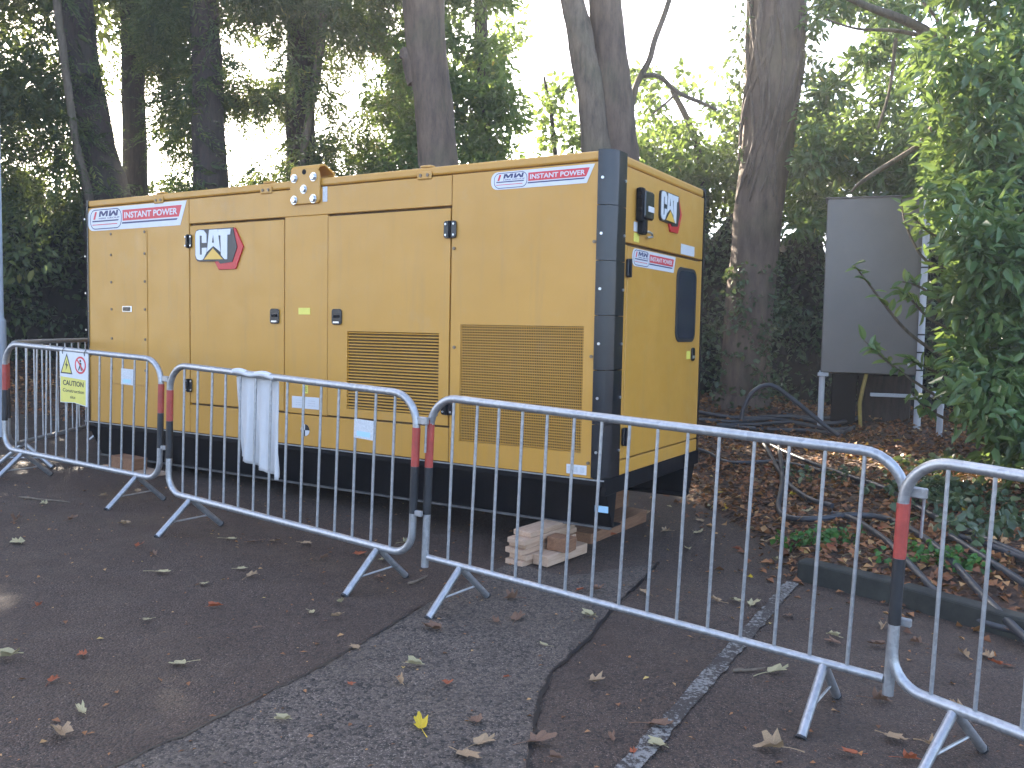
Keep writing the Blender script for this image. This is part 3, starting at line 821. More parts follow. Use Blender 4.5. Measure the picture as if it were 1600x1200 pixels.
# small labels
yl = gp(fbox(2.455, 2.575, 1.53, 1.58, .003, .0042), 'warning_label', M['label_yellow'], bevel=0)
yl = gp(fbox(2.475, 2.535, .935, .995, .003, .0042), 'warning_label', M['label_yellow'], bevel=0)
for z_ in (.95, .965, .98):
    fbox(2.482, 2.528, z_, z_ + .005, .0042, .0048).build('text_line', M['logo_black'], yl)
dl = gp(fbox(2.36, 2.64, .818, .908, .003, .0042), 'data_label', M['white'], bevel=0)
for s_ in (2.40, 2.53):
    for z_ in (.84, .858, .876):
        fbox(s_, s_ + .07, z_, z_ + .006, .0042, .0048).build('text_line', M['label_grey'], dl)
cg = gp(MB().prism(arc(-2.504, .654, .045, 0, 345, 23), .001, .0022, FR), 'balance_mark', M['white'], bevel=0)
for a_ in (0, 180):
    MB().prism([(-2.504, .654)] + arc(-2.504, .654, .045, a_, a_ + 90, 8), .0022, .003, FR).build('black_quadrant', M['logo_black'], cg)
bl = gp(fbox(.125, .265, .553, .612, .001, .0022), 'data_label', M['white'], bevel=0)
for s_ in (.14, .185, .225):
    fbox(s_, s_ + .03, .565, .60, .0022, .0028).build('text_block', M['label_grey'], bl)
gp(ebox(.335, .395, 2.085, 2.145, .001, .0022), 'white_label', M['white'], bevel=0)
gp(ebox(.34, .425, 2.02, 2.075, .001, .0022), 'warning_label', M['label_yellow'], bevel=0)
gp(ebox(1.19, 1.475, 2.012, 2.085, .001, .0022), 'white_label', M['white'], bevel=0)
gp(ebox(1.37, 1.45, 1.25, 1.31, .003, .0042), 'warning_label', M['label_yellow'], ed, bevel=0)

# ================================================================== TIMBER under the skid
gm = Matrix.Translation((GX, GY, 0)) @ Matrix.Rotation(-YAW, 4, 'Z')
def gworld(x, y, z=0):
    return gm @ Vector((x, y, z))
def plank(name, x, y, z, lx, ly, lz, mat, rz, label, group='timber packing under the generator'):
    p = gworld(x, y)
    o = MB().box(-lx / 2, lx / 2, -ly / 2, ly / 2, 0, lz).build(name, mat, bevel=.003, label=label, cat='timber', group=group)
    o.location = (p.x, p.y, z); o.rotation_euler = (0, 0.045 * math.cos(YAW), -YAW + rz)
    return o
# ================================================================== BARRIERS
def barrier(P0, P1, style, label, plate=None, legs=(.24, .24), tape=(True, True), leg_ok=(True, True), bars=14):
    p0 = Vector((P0[0], P0[1], float(road_z(P0[0])))); p1 = Vector((P1[0], P1[1], float(road_z(P1[0]))))
    Lb = (p1 - p0).length
    X = (p1 - p0).normalized()
    Yd = Vector((0, 0, 1)).cross(X).normalized()
    Z = X.cross(Yd)
    root = empty('crowd_barrier', p0, label, 'barrier', 'pedestrian barriers around the generator')
    root.rotation_euler = Matrix((X, Yd, Z)).transposed().to_euler()
    zb, zt, rt_, rb = .222, 1.075, .165, .125
    r = .0205
    if style == 'round':
        pts = arc(rt_, zt - rt_, rt_, 180, 90, 8) + arc(Lb - rt_, zt - rt_, rt_, 90, 0, 8) + arc(Lb - rb, zb + rb, rb, 0, -90, 7) + arc(rb, zb + rb, rb, 270, 180, 7)
        pts = pts + pts[:1]
        MB().tube([(x, 0, z) for x, z in pts], r, 12, cap=False).build('frame', M['galv'], root, smooth=True)
    else:
        pts = [(0, .165)] + arc(rt_, zt - rt_, rt_, 180, 90, 8) + arc(Lb - rt_, zt - rt_, rt_, 90, 0, 8) + [(Lb, .165)]
        MB().tube([(x, 0, z) for x, z in pts], r, 12).build('frame', M['galv'], root, smooth=True)
        MB().tube([(r, 0, zb), (Lb - r, 0, zb)], .0165, 12).build('bottom_rail', M['galv'], root, smooth=True)
    first = None
    xs_ = np.linspace(.155, Lb - .155, bars)
    for x in xs_:
        if first is None:
            first = MB().tube([(0, 0, zb + .01), (0, 0, .65), (0, 0, zt - .01)], .0078, 8).build('bar', M['galv'], root, smooth=True, loc=(x, 0, 0))
        else:
            o = first.copy(); link(o, root, (x, 0, 0))
        # slightly bent bars
        (first if x == xs_[0] else o).rotation_euler = (0, random.uniform(-.006, .006), 0)
    for i, x in enumerate((legs[0], Lb - legs[1])):
        for sg in (-1, 1):
            fx, fz = sg * .245, 0.0
            lg = MB()
            a = Vector((x, sg * .004, zb - .012)); b = Vector((x, fx, fz + .004))
            lg.tube([a, b], .0185, 8)
            lo = lg.build('leg', M['galv'], root, smooth=True)
            lg2 = MB().tube([b + (a - b) * .03, b], .0215, 8).build('leg_foot', M['rubber'], lo)
        MB().tube([(x, -.15, .085), (x, .15, .085)], .006, 6).build('leg_brace', M['galv'], root, smooth=True)
    for i, x in enumerate((0, Lb)):
        if tape[i]:
            MB().tube([(x, 0, .70), (x, 0, .80), (x, 0, .955 - (.05 if style == 'round' else 0))], r + .0016, 12).build('red_band', M['red_tape'], root, smooth=True)
            MB().tube([(x, 0, .45), (x, 0, .6), (x, 0, .699)], r + .0016, 12).build('black_band', M['black_tape'], root, smooth=True)
    # coupling hooks
    MB().box(Lb + .015, Lb + .075, -.012, .012, .925, .965).build('coupling_hook', M['galv'], root, bevel=.004)
    MB().tube([(Lb + .065, 0, .93), (Lb + .065, 0, .78)], .006, 6).build('coupling_pin', M['galv'], root)
    MB().box(Lb + .015, Lb + .06, -.012, .012, .44, .47).build('coupling_eye', M['galv'], root, bevel=.004)
    if plate:
        i, z0, z1 = plate
        pl_ = MB().box(xs_[i] - .002, xs_[i + 1] + .002, -.0125, -.0095, z0, z1).build('maker_plate', M['label_grey'], root, bevel=0)
        MB().box(xs_[i] + .02, xs_[i + 1] - .02, -.0135, -.0128, z0 + .012, z0 + .04).build('plate_print', M['label_blue'], pl_)
    return root, Lb, xs_
BAR1 = ((-4.12, 7.03), (-2.505, 6.145))
BAR2 = ((-2.28, 5.743), (-.522, 4.542))
BAR3 = ((-.449, 4.541), (1.434, 3.21))
BAR4 = ((1.425, 3.175), (2.80, 1.34))
BAR0 = ((-4.16, 7.16), (-4.22, 9.4))
barrier(*BAR0, 'round', 'galvanised barrier running back past the far left end of the generator', tape=(True, False), bars=15)
b1, L1, x1s = barrier(*BAR1, 'round', 'galvanised barrier carrying the yellow caution sign', plate=(10, .87, .985), bars=13)
b2, L2, x2s = barrier(*BAR2, 'round', 'galvanised barrier with a white towel hung over it', plate=(11, .80, .905), bars=14)
barrier(*BAR3, 'square', 'square footed galvanised barrier in front of the timber packing and generator corner', bars=15)
barrier(*BAR4, 'round', 'galvanised barrier cut off by the right edge of the photo', bars=14)

# white towel over the second barrier, hanging on the generator side
def towel():
    x0, x1 = .645, 1.03
    X = np.linspace(x0, x1, 41)
    prof = [(-.0225, 1.068), (-.021, 1.083), (-.010, 1.0965), (.004, 1.0985), (.017, 1.091), (.0235, 1.075), (.0255, 1.05)] + [(.027, z) for z in np.linspace(1.02, .50, 22)]
    V = []
    for j, (y, z) in enumerate(prof):
        f = min(1, max(0, (1.02 - z) / .5)) if y > 0.025 else 0
        for i, x in enumerate(X):
            u = (x - x0) / (x1 - x0)
            w = f * (.036 * math.sin(u * 17 + .6 * f) + .010 * math.sin(u * 31 + 1.2) + .003 * math.sin(u * 60)) + f * .02
            xx = x0 + (x1 - x0) * u + f * .02 * (u - .5) + .006 * math.sin(z * 9 + u * 4) * f
            zz = z - f * (.09 * u - .04 + .008 * math.sin(u * 17)) if y > 0.025 else z + .006 * math.sin(u * 11)
            V.append((xx, y + .012 * f + w + .001 * math.sin(u * 40 + j) * f, zz))
    n = len(X)
    Fc = [(j * n + i, j * n + i + 1, (j + 1) * n + i + 1, (j + 1) * n + i) for j in range(len(prof) - 1) for i in range(n - 1)]
    mb = MB().add(V, Fc)
    o = mb.build('towel', M['cloth'], smooth=True, label='white towel draped over the top rail of a barrier', cat='towel')
    md = o.modifiers.new('thickness', 'SOLIDIFY'); md.thickness = .004
    o.location = b2.location; o.rotation_euler = b2.rotation_euler
towel()

# caution sign cable-tied to the first barrier
def sign():
    root = empty('caution_sign', b1.location, 'white and yellow caution sign tied to the leftmost front barrier', 'sign')
    root.rotation_euler = b1.rotation_euler
    x0, x1 = .735, 1.075
    z0, z1 = .665, 1.065
    fr = (Vector((0, -.0235, 0)), Vector((1, 0, 0)), Vector((0, 0, 1)), Vector((0, -1, 0)))
    W, H = x1 - x0, z1 - z0
    X = lambda u: x0 + u * W
    Z = lambda v: z0 + v * H
    MB().prism([(X(.05), Z(.02)), (X(.55), Z(.045)), (X(1), Z(0)), (X(1.0), Z(1)), (X(0), Z(1))], 0, .003, fr).build('sign_board', M['white'], root)
    MB().prism([(X(.06), Z(.03)), (X(.55), Z(.055)), (X(.94), Z(.02)), (X(.93), Z(.50)), (X(.05), Z(.52))], .003, .0036, fr).build('yellow_field', M['sign_yellow'], root)
    MB().prism([(X(.05), Z(.58)), (X(.47), Z(.58)), (X(.26), Z(.97))], .003, .0036, fr).build('triangle_border', M['logo_black'], root)
    MB().prism([(X(.095), Z(.605)), (X(.425), Z(.605)), (X(.26), Z(.915))], .0036, .0042, fr).build('triangle_field', M['sign_yellow'], root)
    MB().prism([(X(.275), Z(.85)), (X(.215), Z(.74)), (X(.26), Z(.735)), (X(.235), Z(.64)), (X(.315), Z(.76)), (X(.265), Z(.765))], .0042, .0048, fr).build('flash_symbol', M['logo_black'], root)
    c = (X(.74), Z(.77)); ro = .066
    MB().prism(arc(*c, ro, 0, 348, 29), .003, .0036, fr).build('red_ring', M['red'], root)
    MB().prism(arc(*c, ro * .78, 0, 348, 29), .0036, .0042, fr).build('ring_field', M['white'], root)
    fg = MB()
    fg.prism(arc(c[0], c[1] + .032, .010, 0, 330, 11), .0042, .0048, fr)
    fg.prism([(c[0] - .012, c[1] + .02), (c[0] + .014, c[1] + .018), (c[0] + .012, c[1] - .008), (c[0] + .02, c[1] - .04), (c[0] + .008, c[1] - .042), (c[0] + .001, c[1] - .014), (c[0] - .014, c[1] - .042), (c[0] - .024, c[1] - .038), (c[0] - .010, c[1] - .004)], .0042, .0048, fr)
    fg.build('walking_figure', M['logo_black'], root)
    q = ro * .56
    MB().prism([(c[0] - q - .006, c[1] + q - .002), (c[0] - q + .004, c[1] + q + .006), (c[0] + q + .006, c[1] - q + .002), (c[0] + q - .004, c[1] - q - .006)], .0048, .0054, fr).build('red_slash', M['red'], root)
    text_mesh('CAUTION', fr, X(.14), X(.86), Z(.36), Z(.46), .0036, .0006, 'lettering', M['logo_black'], root, 0, .02)
    text_mesh('Construction', fr, X(.14), X(.88), Z(.235), Z(.30), .0036, .0006, 'lettering', M['logo_black'], root, 0, .01)
    text_mesh('site', fr, X(.40), X(.58), Z(.12), Z(.175), .0036, .0006, 'lettering', M['logo_black'], root, 0, .01)
    for u in (.12, .88):
        pts = [(X(u) , y, z) for y, z in arc(0, 1.062, .031, 0, 330, 11)]
        MB().tube(pts + pts[:1], .0025, 6, cap=False).build('cable_tie', M['black_plastic'], root)
sign()

# near timber stack: planks pushed under the skid, then loose blocks
q = on_ground(812, 884)
inv = gm.inverted()
ql = inv @ Vector((q.x, q.y, 0))
zg = float(road_z(q.x))
words = ['bottom', 'second', 'third', 'fourth', 'fifth', 'topmost']
for i in range(6):
    dx, dy, dr = random.uniform(-.012, .012), random.uniform(-.03, .03), random.uniform(-.05, .05)
    plank('timber_plank', ql.x - .0 + dx, ql.y + .30 + dy + (.05 if i == 5 else 0), zg + .001 + i * .0345, .13, .60, .033, M['pine'], dr - .10,
          'pale pine plank, %s of the stack under the near end of the skid' % words[i])
plank('timber_block', ql.x + .15, ql.y + .26, zg + .069, .15, .12, .085, M['brown_wood'], .04, 'brown timber block wedged beside the pale plank stack', None)
plank('timber_plank', ql.x + .125, ql.y + .30, zg + .001, .11, .46, .066, M['pine'], -.10, 'wide pale board lying beside the plank stack', None)
q2 = inv @ Vector((*on_ground(190, 738)[:2], 0))
zl = float(road_z(gworld(q2.x, q2.y).x))
plank('timber_block', q2.x, q2.y + .06, zl + .03, .30, .16, .10, M['brown_wood'], .05, 'brown timber block under the far end of the skid', None)
plank('timber_board', q2.x + .05, q2.y + .09, zl + .001, .62, .22, .028, M['pine'], -.05, 'thin pale board beneath the far brown block', None)
pb_ = gworld(-.10, 1.25)
plank('timber_beam', -.45, 1.05, float(road_z(pb_.x)) + .001, .20, 1.0, .10, M['brown_wood'], .0, 'brown timber beam lying under the near end of the skid', None)
for x_, y_ in ((-4.6, 1.35), (-.7, 1.52)):
    p_ = gworld(x_, y_)
    h_ = ZS - float(road_z(p_.x)) - .014
    plank('timber_block', x_, y_, float(road_z(p_.x)) + .001, .3, .25, h_, M['brown_wood'], 0, 'brown block under the back rail of the skid, at its %s end' % ('far' if x_ < -2 else 'near'), None)

# ================================================================== CABINET on the bank
cr = at(1428, 668, 9.75); cl_ = at(1279, 650, 10.1)
cr.z = gz(cr.x, cr.y); cl_.z = gz(cl_.x, cl_.y)
t = (cr - cl_); t.z = 0
wc = t.length; t.normalize()
cab = empty('electrical_cabinet', (cl_.x, cl_.y, cl_.z), 'tall grey metal cabinet back on white posts', 'cabinet')
cab.rotation_euler = (0, 0, math.atan2(t.y, t.x))
zb_ = at(1279, 582, 10.1).z - cl_.z; zt_ = at(1283, 312, 10.1).z - cl_.z
MB().box(0, wc, .06, .42, zb_, zt_).build('housing', M['cabinet'], cab, bevel=.01)
MB().box(.008, wc - .03, .045, .06, zb_ + .008, zt_ + .015).build('back_sheet', M['cabinet'], cab, bevel=.003)
MB().box(-.02, wc + .03, .02, .45, zt_ + .016, zt_ + .03).build('top_cap', M['cabinet'], cab, bevel=.004)
dz_ = gz(cr.x, cr.y) - cl_.z
MB().tube([(wc + .035, .08, dz_ - .1), (wc + .035, .08, zt_ - .12)], .038, 12).build('post', M['white_pipe'], cab, smooth=True)
MB().tube([(wc + .035, .08, zt_ - .118), (wc + .035, .08, zt_ - .03)], .046, 12).build('post_cap', M['white_pipe'], cab, smooth=True)
for z_ in (zb_ + .05, zb_ + .25, zb_ + .45, zb_ + .75, zb_ + 1.2):
    MB().tube([(wc + .035, .08, z_), (wc + .035, .08, z_ + .018)], .0395, 12).build('post_strap', M['black_tape'], cab, smooth=True)
MB().tube([(.02, .10, -.2), (.02, .10, zb_ + .02)], .034, 12).build('post', M['white_pipe'], cab, smooth=True)
MB().box(-.03, .09, .05, .15, zb_ - .045, zb_ - .002).build('post_bracket', M['label_grey'], cab, bevel=.004)
MB().box(.55, wc, .10, .16, zb_ - .26, zb_ - .22).build('cross_bar', M['label_grey'], cab, bevel=.004)
MB().box(.13, .40, .12, .40, -.25, zb_ - .01).build('plinth', M['black_steel'], cab, bevel=.01)
MB().box(.42, wc - .02, .30, .5, -.3, zb_ - .02).build('plinth', M['bark_dark'], cab, bevel=.01)
MB().tube([(wc - .08, .044, zb_ + .12), (wc - .08, .038, zb_ + .12)], .016, 10).build('lock', M['chrome'], cab)
MB().tube([(.50, .1, zb_), (.47, .08, zb_ - .15), (.44, .06, zb_ - .35), (.46, .05, .0), (.47, .04, -.1)], .022, 8).build('conduit', M['yellow_cable'], cab, smooth=True)
p = at(1468, 664, 9.4); p.z = gz(p.x, p.y)
vp_ = empty('vent_pipe', p, 'short white pipe stub with an elbow right of the cabinet', 'pipe')
MB().tube([(0, 0, -.1), (0, 0, .30)], .032, 12).build('riser', M['white_pipe'], vp_, smooth=True)
MB().tube([(0, 0, .302), (0, 0, .40), (-.03, 0, .44), (-.10, 0, .455)], .037, 12).build('elbow', M['white_pipe'], vp_, smooth=True)

# ================================================================== LAMP POST at the left edge
p = at(2, 540, 9.0); zz = gz(p.x, p.y)
lp = empty('lamp_post', (p.x - .03, p.y, zz), 'pale grey lamp post at the left edge of the photo', 'lamp post')
MB().tube([(0, 0, -.1), (0, 0, 1.2)], .075, 16).build('base_section', M['lamp'], lp, smooth=True)
MB().tube([(0, 0, 1.2), (0, 0, 1.24), (0, 0, 6.0)], [.075, .055, .045], 16).build('shaft', M['lamp'], lp, smooth=True)
MB().tube([(0, 0, 5.9), (.05, -.2, 6.15), (.15, -.7, 6.25)], .03, 10).build('bracket_arm', M['lamp'], lp, smooth=True)
MB().box(-.0, .3, -1.25, -.65, 6.2, 6.32).build('lantern', M['lamp'], lp, bevel=.04)
MB().box(-.05, .05, -.08, -.072, .5, .95).build('access_door', M['lamp'], lp, bevel=.003)

# ================================================================== CABLES
def smooth_path(pts, n=10):
    P = [Vector(p) for p in pts]
    P = [P[0] * 2 - P[1]] + P + [P[-1] * 2 - P[-2]]
    out = []
    for i in range(1, len(P) - 2):
        for k in range(n):
            t = k / n
            a, b, c, d = P[i - 1], P[i], P[i + 1], P[i + 2]
            out.append(0.5 * ((2 * b) + (-a + c) * t + (2 * a - 5 * b + 4 * c - d) * t * t + (-a + 3 * b - 3 * c + d) * t ** 3))
    out.append(P[-2])
    return out
def cable(pix, label, r=.021, lift=.05, mat='cable', name='power_cable'):
    pts = []
    for q in pix:
        if len(q) == 2:
            p = on_ground(*q); p.z += lift
        else:
            p = at(*q); p.z = max(p.z, gz(p.x, p.y) + lift)
        pts.append(p)
    r *= 1.05
    path = smooth_path(pts)
    for p in path:
        p.z = max(p.z, gz(p.x, p.y) + r * 1.6)
    return MB().tube(path, r, 8).build(name, M[mat], smooth=True, label=label, cat='cable', group='power cables on the bank')
cable([(1158, 655, 8.9), (1163, 635, 8.9), (1178, 611, 8.9), (1205, 602, 8.9), (1240, 625, 8.8), (1285, 662, 8.6), (1312, 682, 8.4)], 'black cable arching up in a loop in front of the tree', .022)
cable([(1080, 648), (1120, 655), (1165, 660), (1230, 657), (1290, 668), (1325, 664), (1350, 655)], 'black cable ending in a pale cut tip near the cabinet', .024)
cable([(1085, 660), (1150, 664), (1210, 660), (1270, 672), (1320, 682)], 'black cable lying along the top of the cable heap', .022, .04)
cable([(1222, 652), (1250, 658), (1290, 660), (1325, 657)], 'short black cable at the back of the heap below the cabinet', .022, .05)
cable([(1120, 668), (1180, 668), (1240, 665), (1300, 676), (1335, 674)], 'black cable in the middle of the cable heap', .022, .03)
cable([(1085, 676), (1140, 672), (1200, 676), (1260, 678), (1310, 682), (1335, 672)], 'black cable along the front of the cable heap', .022, .02)
cable([(1075, 672), (1130, 676), (1172, 686), (1225, 713), (1300, 744), (1381, 772), (1450, 812), (1530, 850), (1620, 890)], 'long grey cable running diagonally down the bank behind two barriers', .020)
cable([(1185, 690), (1196, 705), (1212, 735), (1232, 765), (1265, 789), (1300, 800)], 'grey cable dropping down the leaf bank behind the right barrier', .020)
cable([(1075, 705), (1105, 714), (1140, 730), (1210, 729), (1260, 738), (1297, 748)], 'grey cable curving over the leaves beside the generator', .018)
cable([(1217, 700), (1222, 760), (1216, 800), (1230, 818), (1275, 821), (1331, 815), (1381, 820), (1419, 836), (1472, 875), (1531, 940), (1610, 1022)], 'thick grey cable bending down over the kerb to the right edge', .022)
cable([(1300, 812), (1334, 822), (1381, 854), (1412, 885), (1440, 915), (1466, 941), (1531, 983), (1620, 1008)], 'grey cable crossing the kerb and lying on the asphalt', .020)
cable([(1480, 846), (1537, 884), (1580, 912), (1630, 945)], 'grey cable above the kerb at the right edge', .021)
cable([(1500, 850), (1550, 866), (1630, 898)], 'upper grey cable on the bank at the right edge', .019)

# ================================================================== TREES
def px_path(spec, Y, dy=0.0):
    pts, rads = [], []
    for i, (x, y, hw) in enumerate(spec):
        yy_ = Y + dy * i
        pts.append(at(x, y, yy_)); rads.append(hw / F_PX * yy_)
    return pts, rads
def dense(pts, rads, n=7):
    P = smooth_path(pts, n)
    r = np.interp(np.linspace(0, 1, len(P)), np.linspace(0, 1, len(rads)), rads)
    return P, list(r)
def trunk_part(name, spec, Y, mat, parent, to_ground=True, top=None, n=14, wob=.07, dy=0.0):
    pts, rads = px_path(spec, Y, dy)
    if to_ground:
        b = pts[0].copy(); g = gz(b.x, b.y)
        d = (pts[0] - pts[1]); sl = Vector((d.x, d.y, 0)) * ((b.z - g) / max(.2, abs(d.z))) * .35
        pts = [Vector((b.x + sl.x, b.y, g - .3)), Vector((b.x + sl.x * .9, b.y, g + .15))] + pts
        rads = [rads[0] * 1.3, rads[0] * 1.1] + rads
    if top:
        e = pts[-1]; d = (pts[-1] - pts[-2]).normalized()
        d = (d + Vector((0, 0, .6))).normalized()
        for k in (1, 2):
            pts.append(e + d * top * k / 2); rads.append(rads[-1] * (.72 if k == 1 else .35))
    P, r = dense(pts, rads)
    o = MB().tube(P, r, n, wob=wob).build(name, mat, parent, smooth=True)
    return o
def tree(name, label, base_px, Y, group=None, cat='tree'):
    p = at(base_px[0], base_px[1], Y)
    return empty(name, (p.x, p.y, gz(p.x, p.y)), label, cat, group)
def keep(o, root):
    """parent a mesh built in world coordinates without moving it"""
    for c in ([o] if not isinstance(o, list) else o):
        c.parent = root
        c.location = Vector(c.location) - root.location
    return o
def spec_tree(name, label, Y, parts, mat, top=6, group='trees behind the generator'):
    root = tree(name, label, parts[0][1][0][:2], Y, group)
    for nm, spec, kw in parts:
        mt = kw.pop('mat', mat)
        kw.setdefault('top', top if nm == 'trunk' else None)
        keep(trunk_part(nm, spec, Y + kw.pop('off', 0), mt, None, **kw), root)
    return root
TA = spec_tree('conifer_tree', 'broad dark conifer trunk flaring at its base, left of the gap over the generator end', 13.5,
    [('trunk', [(168, 330, 36), (150, 230, 30), (130, 120, 26), (118, 0, 24), (110, -120, 22)], {}),
     ('stem', [(142, 330, 6.5), (120, 230, 6), (104, 120, 6), (93, 40, 6.5), (86, -30, 6)], dict(mat=M['bark_tan'], off=-.7, n=8))], M['bark_dark'])
TB = spec_tree('conifer_tree', 'slim straight dark conifer trunk between the two broad left trunks', 14.6, [('trunk', [(212, 340, 19), (209, 150, 17), (205, 0, 16), (203, -100, 15)], {})], M['bark_dark'])
TC = spec_tree('conifer_tree', 'black straight conifer trunk rising behind the left half of the generator roof', 13.0, [('trunk', [(330, 340, 28), (326, 200, 24), (322, 80, 22), (318, -60, 20)], {})], M['bark_dark'])
TD = spec_tree('conifer_tree', 'dark conifer trunk with a level side limb behind the lifting bracket', 14.0,
    [('trunk', [(470, 340, 22), (470, 150, 22), (474, 0, 23), (476, -80, 22)], {}),
     ('limb', [(474, 158, 10), (420, 156, 8), (370, 160, 7), (335, 148, 4)], dict(to_ground=False, n=8)),
     ('stem', [(468, 330, 6), (474, 240, 6), (497, 100, 6.5), (507, 10, 6.5), (512, -40, 6)], dict(mat=M['bark_tan'], off=-.6, n=8))], M['bark_dark'])  # slim stem gets tan bark as painted sunlight
TE = spec_tree('beech_tree', 'smooth grey trunk with a broken stub, behind the middle of the generator', 11.6,
    [('trunk', [(692, 340, 33), (685, 250, 30), (673, 130, 29), (661, 0, 32), (655, -100, 31)], dict(n=18)),
     ('limb', [(650, 130, 14), (640, 95, 12), (632, 80, 7), (628, 92, 4)], dict(to_ground=False, n=8))], M['bark_grey'])
TF = spec_tree('beech_tree', 'twin stemmed grey tree rising behind the near corner of the generator', 10.8,
    [('trunk', [(968, 340, 34), (966, 240, 31), (957, 130, 28), (945, 0, 25), (938, -100, 24)], dict(n=18)),
     ('trunk', [(938, 340, 26), (932, 235, 23), (922, 140, 21), (906, 55, 20), (886, -60, 17)], dict(n=16, mat=M['bark_tan'], off=-.12))], M['bark_grey'])  # left stem coloured tan to look lit
TG = spec_tree('beech_tree', 'tall leaning trunk wrapped in ivy stems, left of the grey cabinet', 11.4,
    [('trunk', [(1158, 640, 39), (1166, 550, 37), (1178, 400, 36), (1195, 250, 37), (1208, 100, 41), (1216, -60, 38)], dict(n=20))], M['bark_grey'])
# ivy stems twisting round the leaning trunk
gspec = [(1158, 640, 39), (1166, 550, 37), (1178, 400, 36), (1195, 250, 37), (1208, 100, 41), (1216, -60, 38)]
def g_at(y_, ang, ex=1.0):
    ys_ = [s[1] for s in gspec][::-1]
    cx = np.interp(y_, ys_, [s[0] for s in gspec][::-1]); hw = np.interp(y_, ys_, [s[2] for s in gspec][::-1])
    c = at(float(cx), y_, 11.4); r_ = float(hw) / F_PX * 11.4 * ex
    return c + Vector((math.cos(ang), math.sin(ang), 0)) * r_
for k in range(11):
    a0 = R(random.uniform(180, 340)); da = random.uniform(-1.3, 1.3); ph = random.uniform(0, 6)
    y0_, y1_ = random.uniform(230, 330), random.uniform(-60, 60)
    pts = [g_at(y0_ + (y1_ - y0_) * u, a0 + da * u + .35 * math.sin(u * 5 + ph), 1.06) for u in np.linspace(0, 1, 9)]
    P, r = dense(pts, [.014 + .04 * random.random() * (i / 8) for i in range(9)], 5)
    keep(MB().tube(P, r, 6).build('ivy_stem', M['ivy_stem'], smooth=True), TG)
pts = [at(1150, 232, 11.0), at(1158, 205, 10.95), at(1172, 225, 10.95), at(1185, 235, 11.0)]
fo = Foliage()
cs = np.array([tuple(g_at(random.uniform(420, 640), R(random.uniform(180, 330)), 1.1)) for _ in range(70)])
fo.ball(cs, np.full(70, .10), 10, .07, .8)
cs = np.array([tuple(g_at(random.uniform(-60, 300), R(random.choice([random.uniform(150, 200), random.uniform(330, 380)])), 1.25)) for _ in range(60)])
fo.ball(cs, np.full(60, .16), 12, .075, .7)
keep(fo.build('ivy_foliage', M['ivy'], kind='stuff'), TG)
TH = spec_tree('sapling', 'thin bare stem leaning right beside the twin trunk', 11.2,
    [('trunk', [(982, 300, 5), (984, 200, 5), (992, 140, 5), (1014, 95, 4.5), (1024, 60, 4.5), (1046, 0, 4), (1060, -60, 3)], dict(n=8, top=1.5)),
     ('limb', [(1003, 118, 4), (1030, 120, 3.5), (1060, 145, 3.5), (1095, 160, 3), (1120, 172, 2)], dict(to_ground=False, n=6)),
     ('limb', [(1056, 146, 2.5), (1044, 158, 2), (1020, 178, 1.5)], dict(to_ground=False, n=6))], M['bark_tan'])

# --- conifer foliage: clumps hung at their real distance
def clumps(n, xr, yr, Yr, gaps=(), rad=(.28, .5), edge=None):
    out, rr_ = [], []
    k = 0
    while len(out) < n and k < n * 40:
        k += 1
        x, y, Y = random.uniform(*xr), random.uniform(*yr), random.uniform(*Yr)
        r_ = random.uniform(*rad)
        rp = r_ / Y * F_PX * .55
        if any(((x - gx) / (gw + rp)) ** 2 + ((y - gy) / (gh + rp)) ** 2 < 1 for gx, gy, gw, gh in gaps):
            continue
        if edge and not edge(x + rp, y):
            continue
        out.append(tuple(at(x, y, Y))); rr_.append(r_)
    return np.array(out), np.array(rr_)
GAPS = [(gx, gy, gw * 1.45 + 3, gh * 1.45 + 3) for gx, gy, gw, gh in [(168, 30, 26, 45), (183, 75, 16, 20), (172, 150, 20, 22), (240, 148, 14, 26), (190, 255, 26, 55), (372, 225, 26, 30), (358, 265, 20, 20),
        (385, 75, 14, 32), (545, 165, 12, 16), (320, 20, 10, 10), (420, 90, 8, 12), (560, 120, 8, 10), (605, 210, 8, 10), (255, 255, 18, 22), (435, 200, 10, 14), (300, 60, 10, 18), (610, 60, 8, 12), (30, 60, 10, 16), (70, 270, 10, 12)]]
redge = lambda x, y: x < 815 + 14 * math.sin(y / 23.0) - (y - 60) * .02
def con_crown(root, n, xr, yr, Yr, seed):
    random.seed(seed)
    c, r_ = clumps(n, xr, yr, Yr, GAPS, (.22, .45), redge)
    f = Foliage()
    f.sprays(c, r_, 18, 16, .115, .6, .27)
    keep(f.build('crown', M['frond'], kind='stuff'), root)
con_crown(TA, 130, (-60, 190), (-60, 330), (12.6, 14.6), 1)
con_crown(TB, 95, (150, 300), (-60, 330), (13.6, 15.6), 2)
con_crown(TC, 115, (240, 430), (-60, 330), (12.4, 15), 3)
con_crown(TD, 165, (380, 640), (-60, 340), (12.8, 15.5), 4)
# broadleaf evergreen mass right of the beech
random.seed(5)
TI = tree('holly_tree', 'bushy green evergreen tree behind the generator, right of the grey trunk', (760, 330), 14.2, 'trees behind the generator')
keep(trunk_part('trunk', [(760, 330, 12), (755, 150, 11), (750, 0, 10), (748, -80, 8)], 14.2, M['bark_dark'], None, top=3), TI)
c, r_ = clumps(230, (575, 830), (-60, 340), (13.0, 15.6), [(605, 210, 12, 14), (590, 110, 14, 18), (620, 30, 10, 14), (760, 40, 6, 8)], (.22, .42), redge)
f = Foliage(); f.ball(c, r_, 120, .11, .5)
keep(f.build('crown', M['broad'], kind='stuff'), TI)

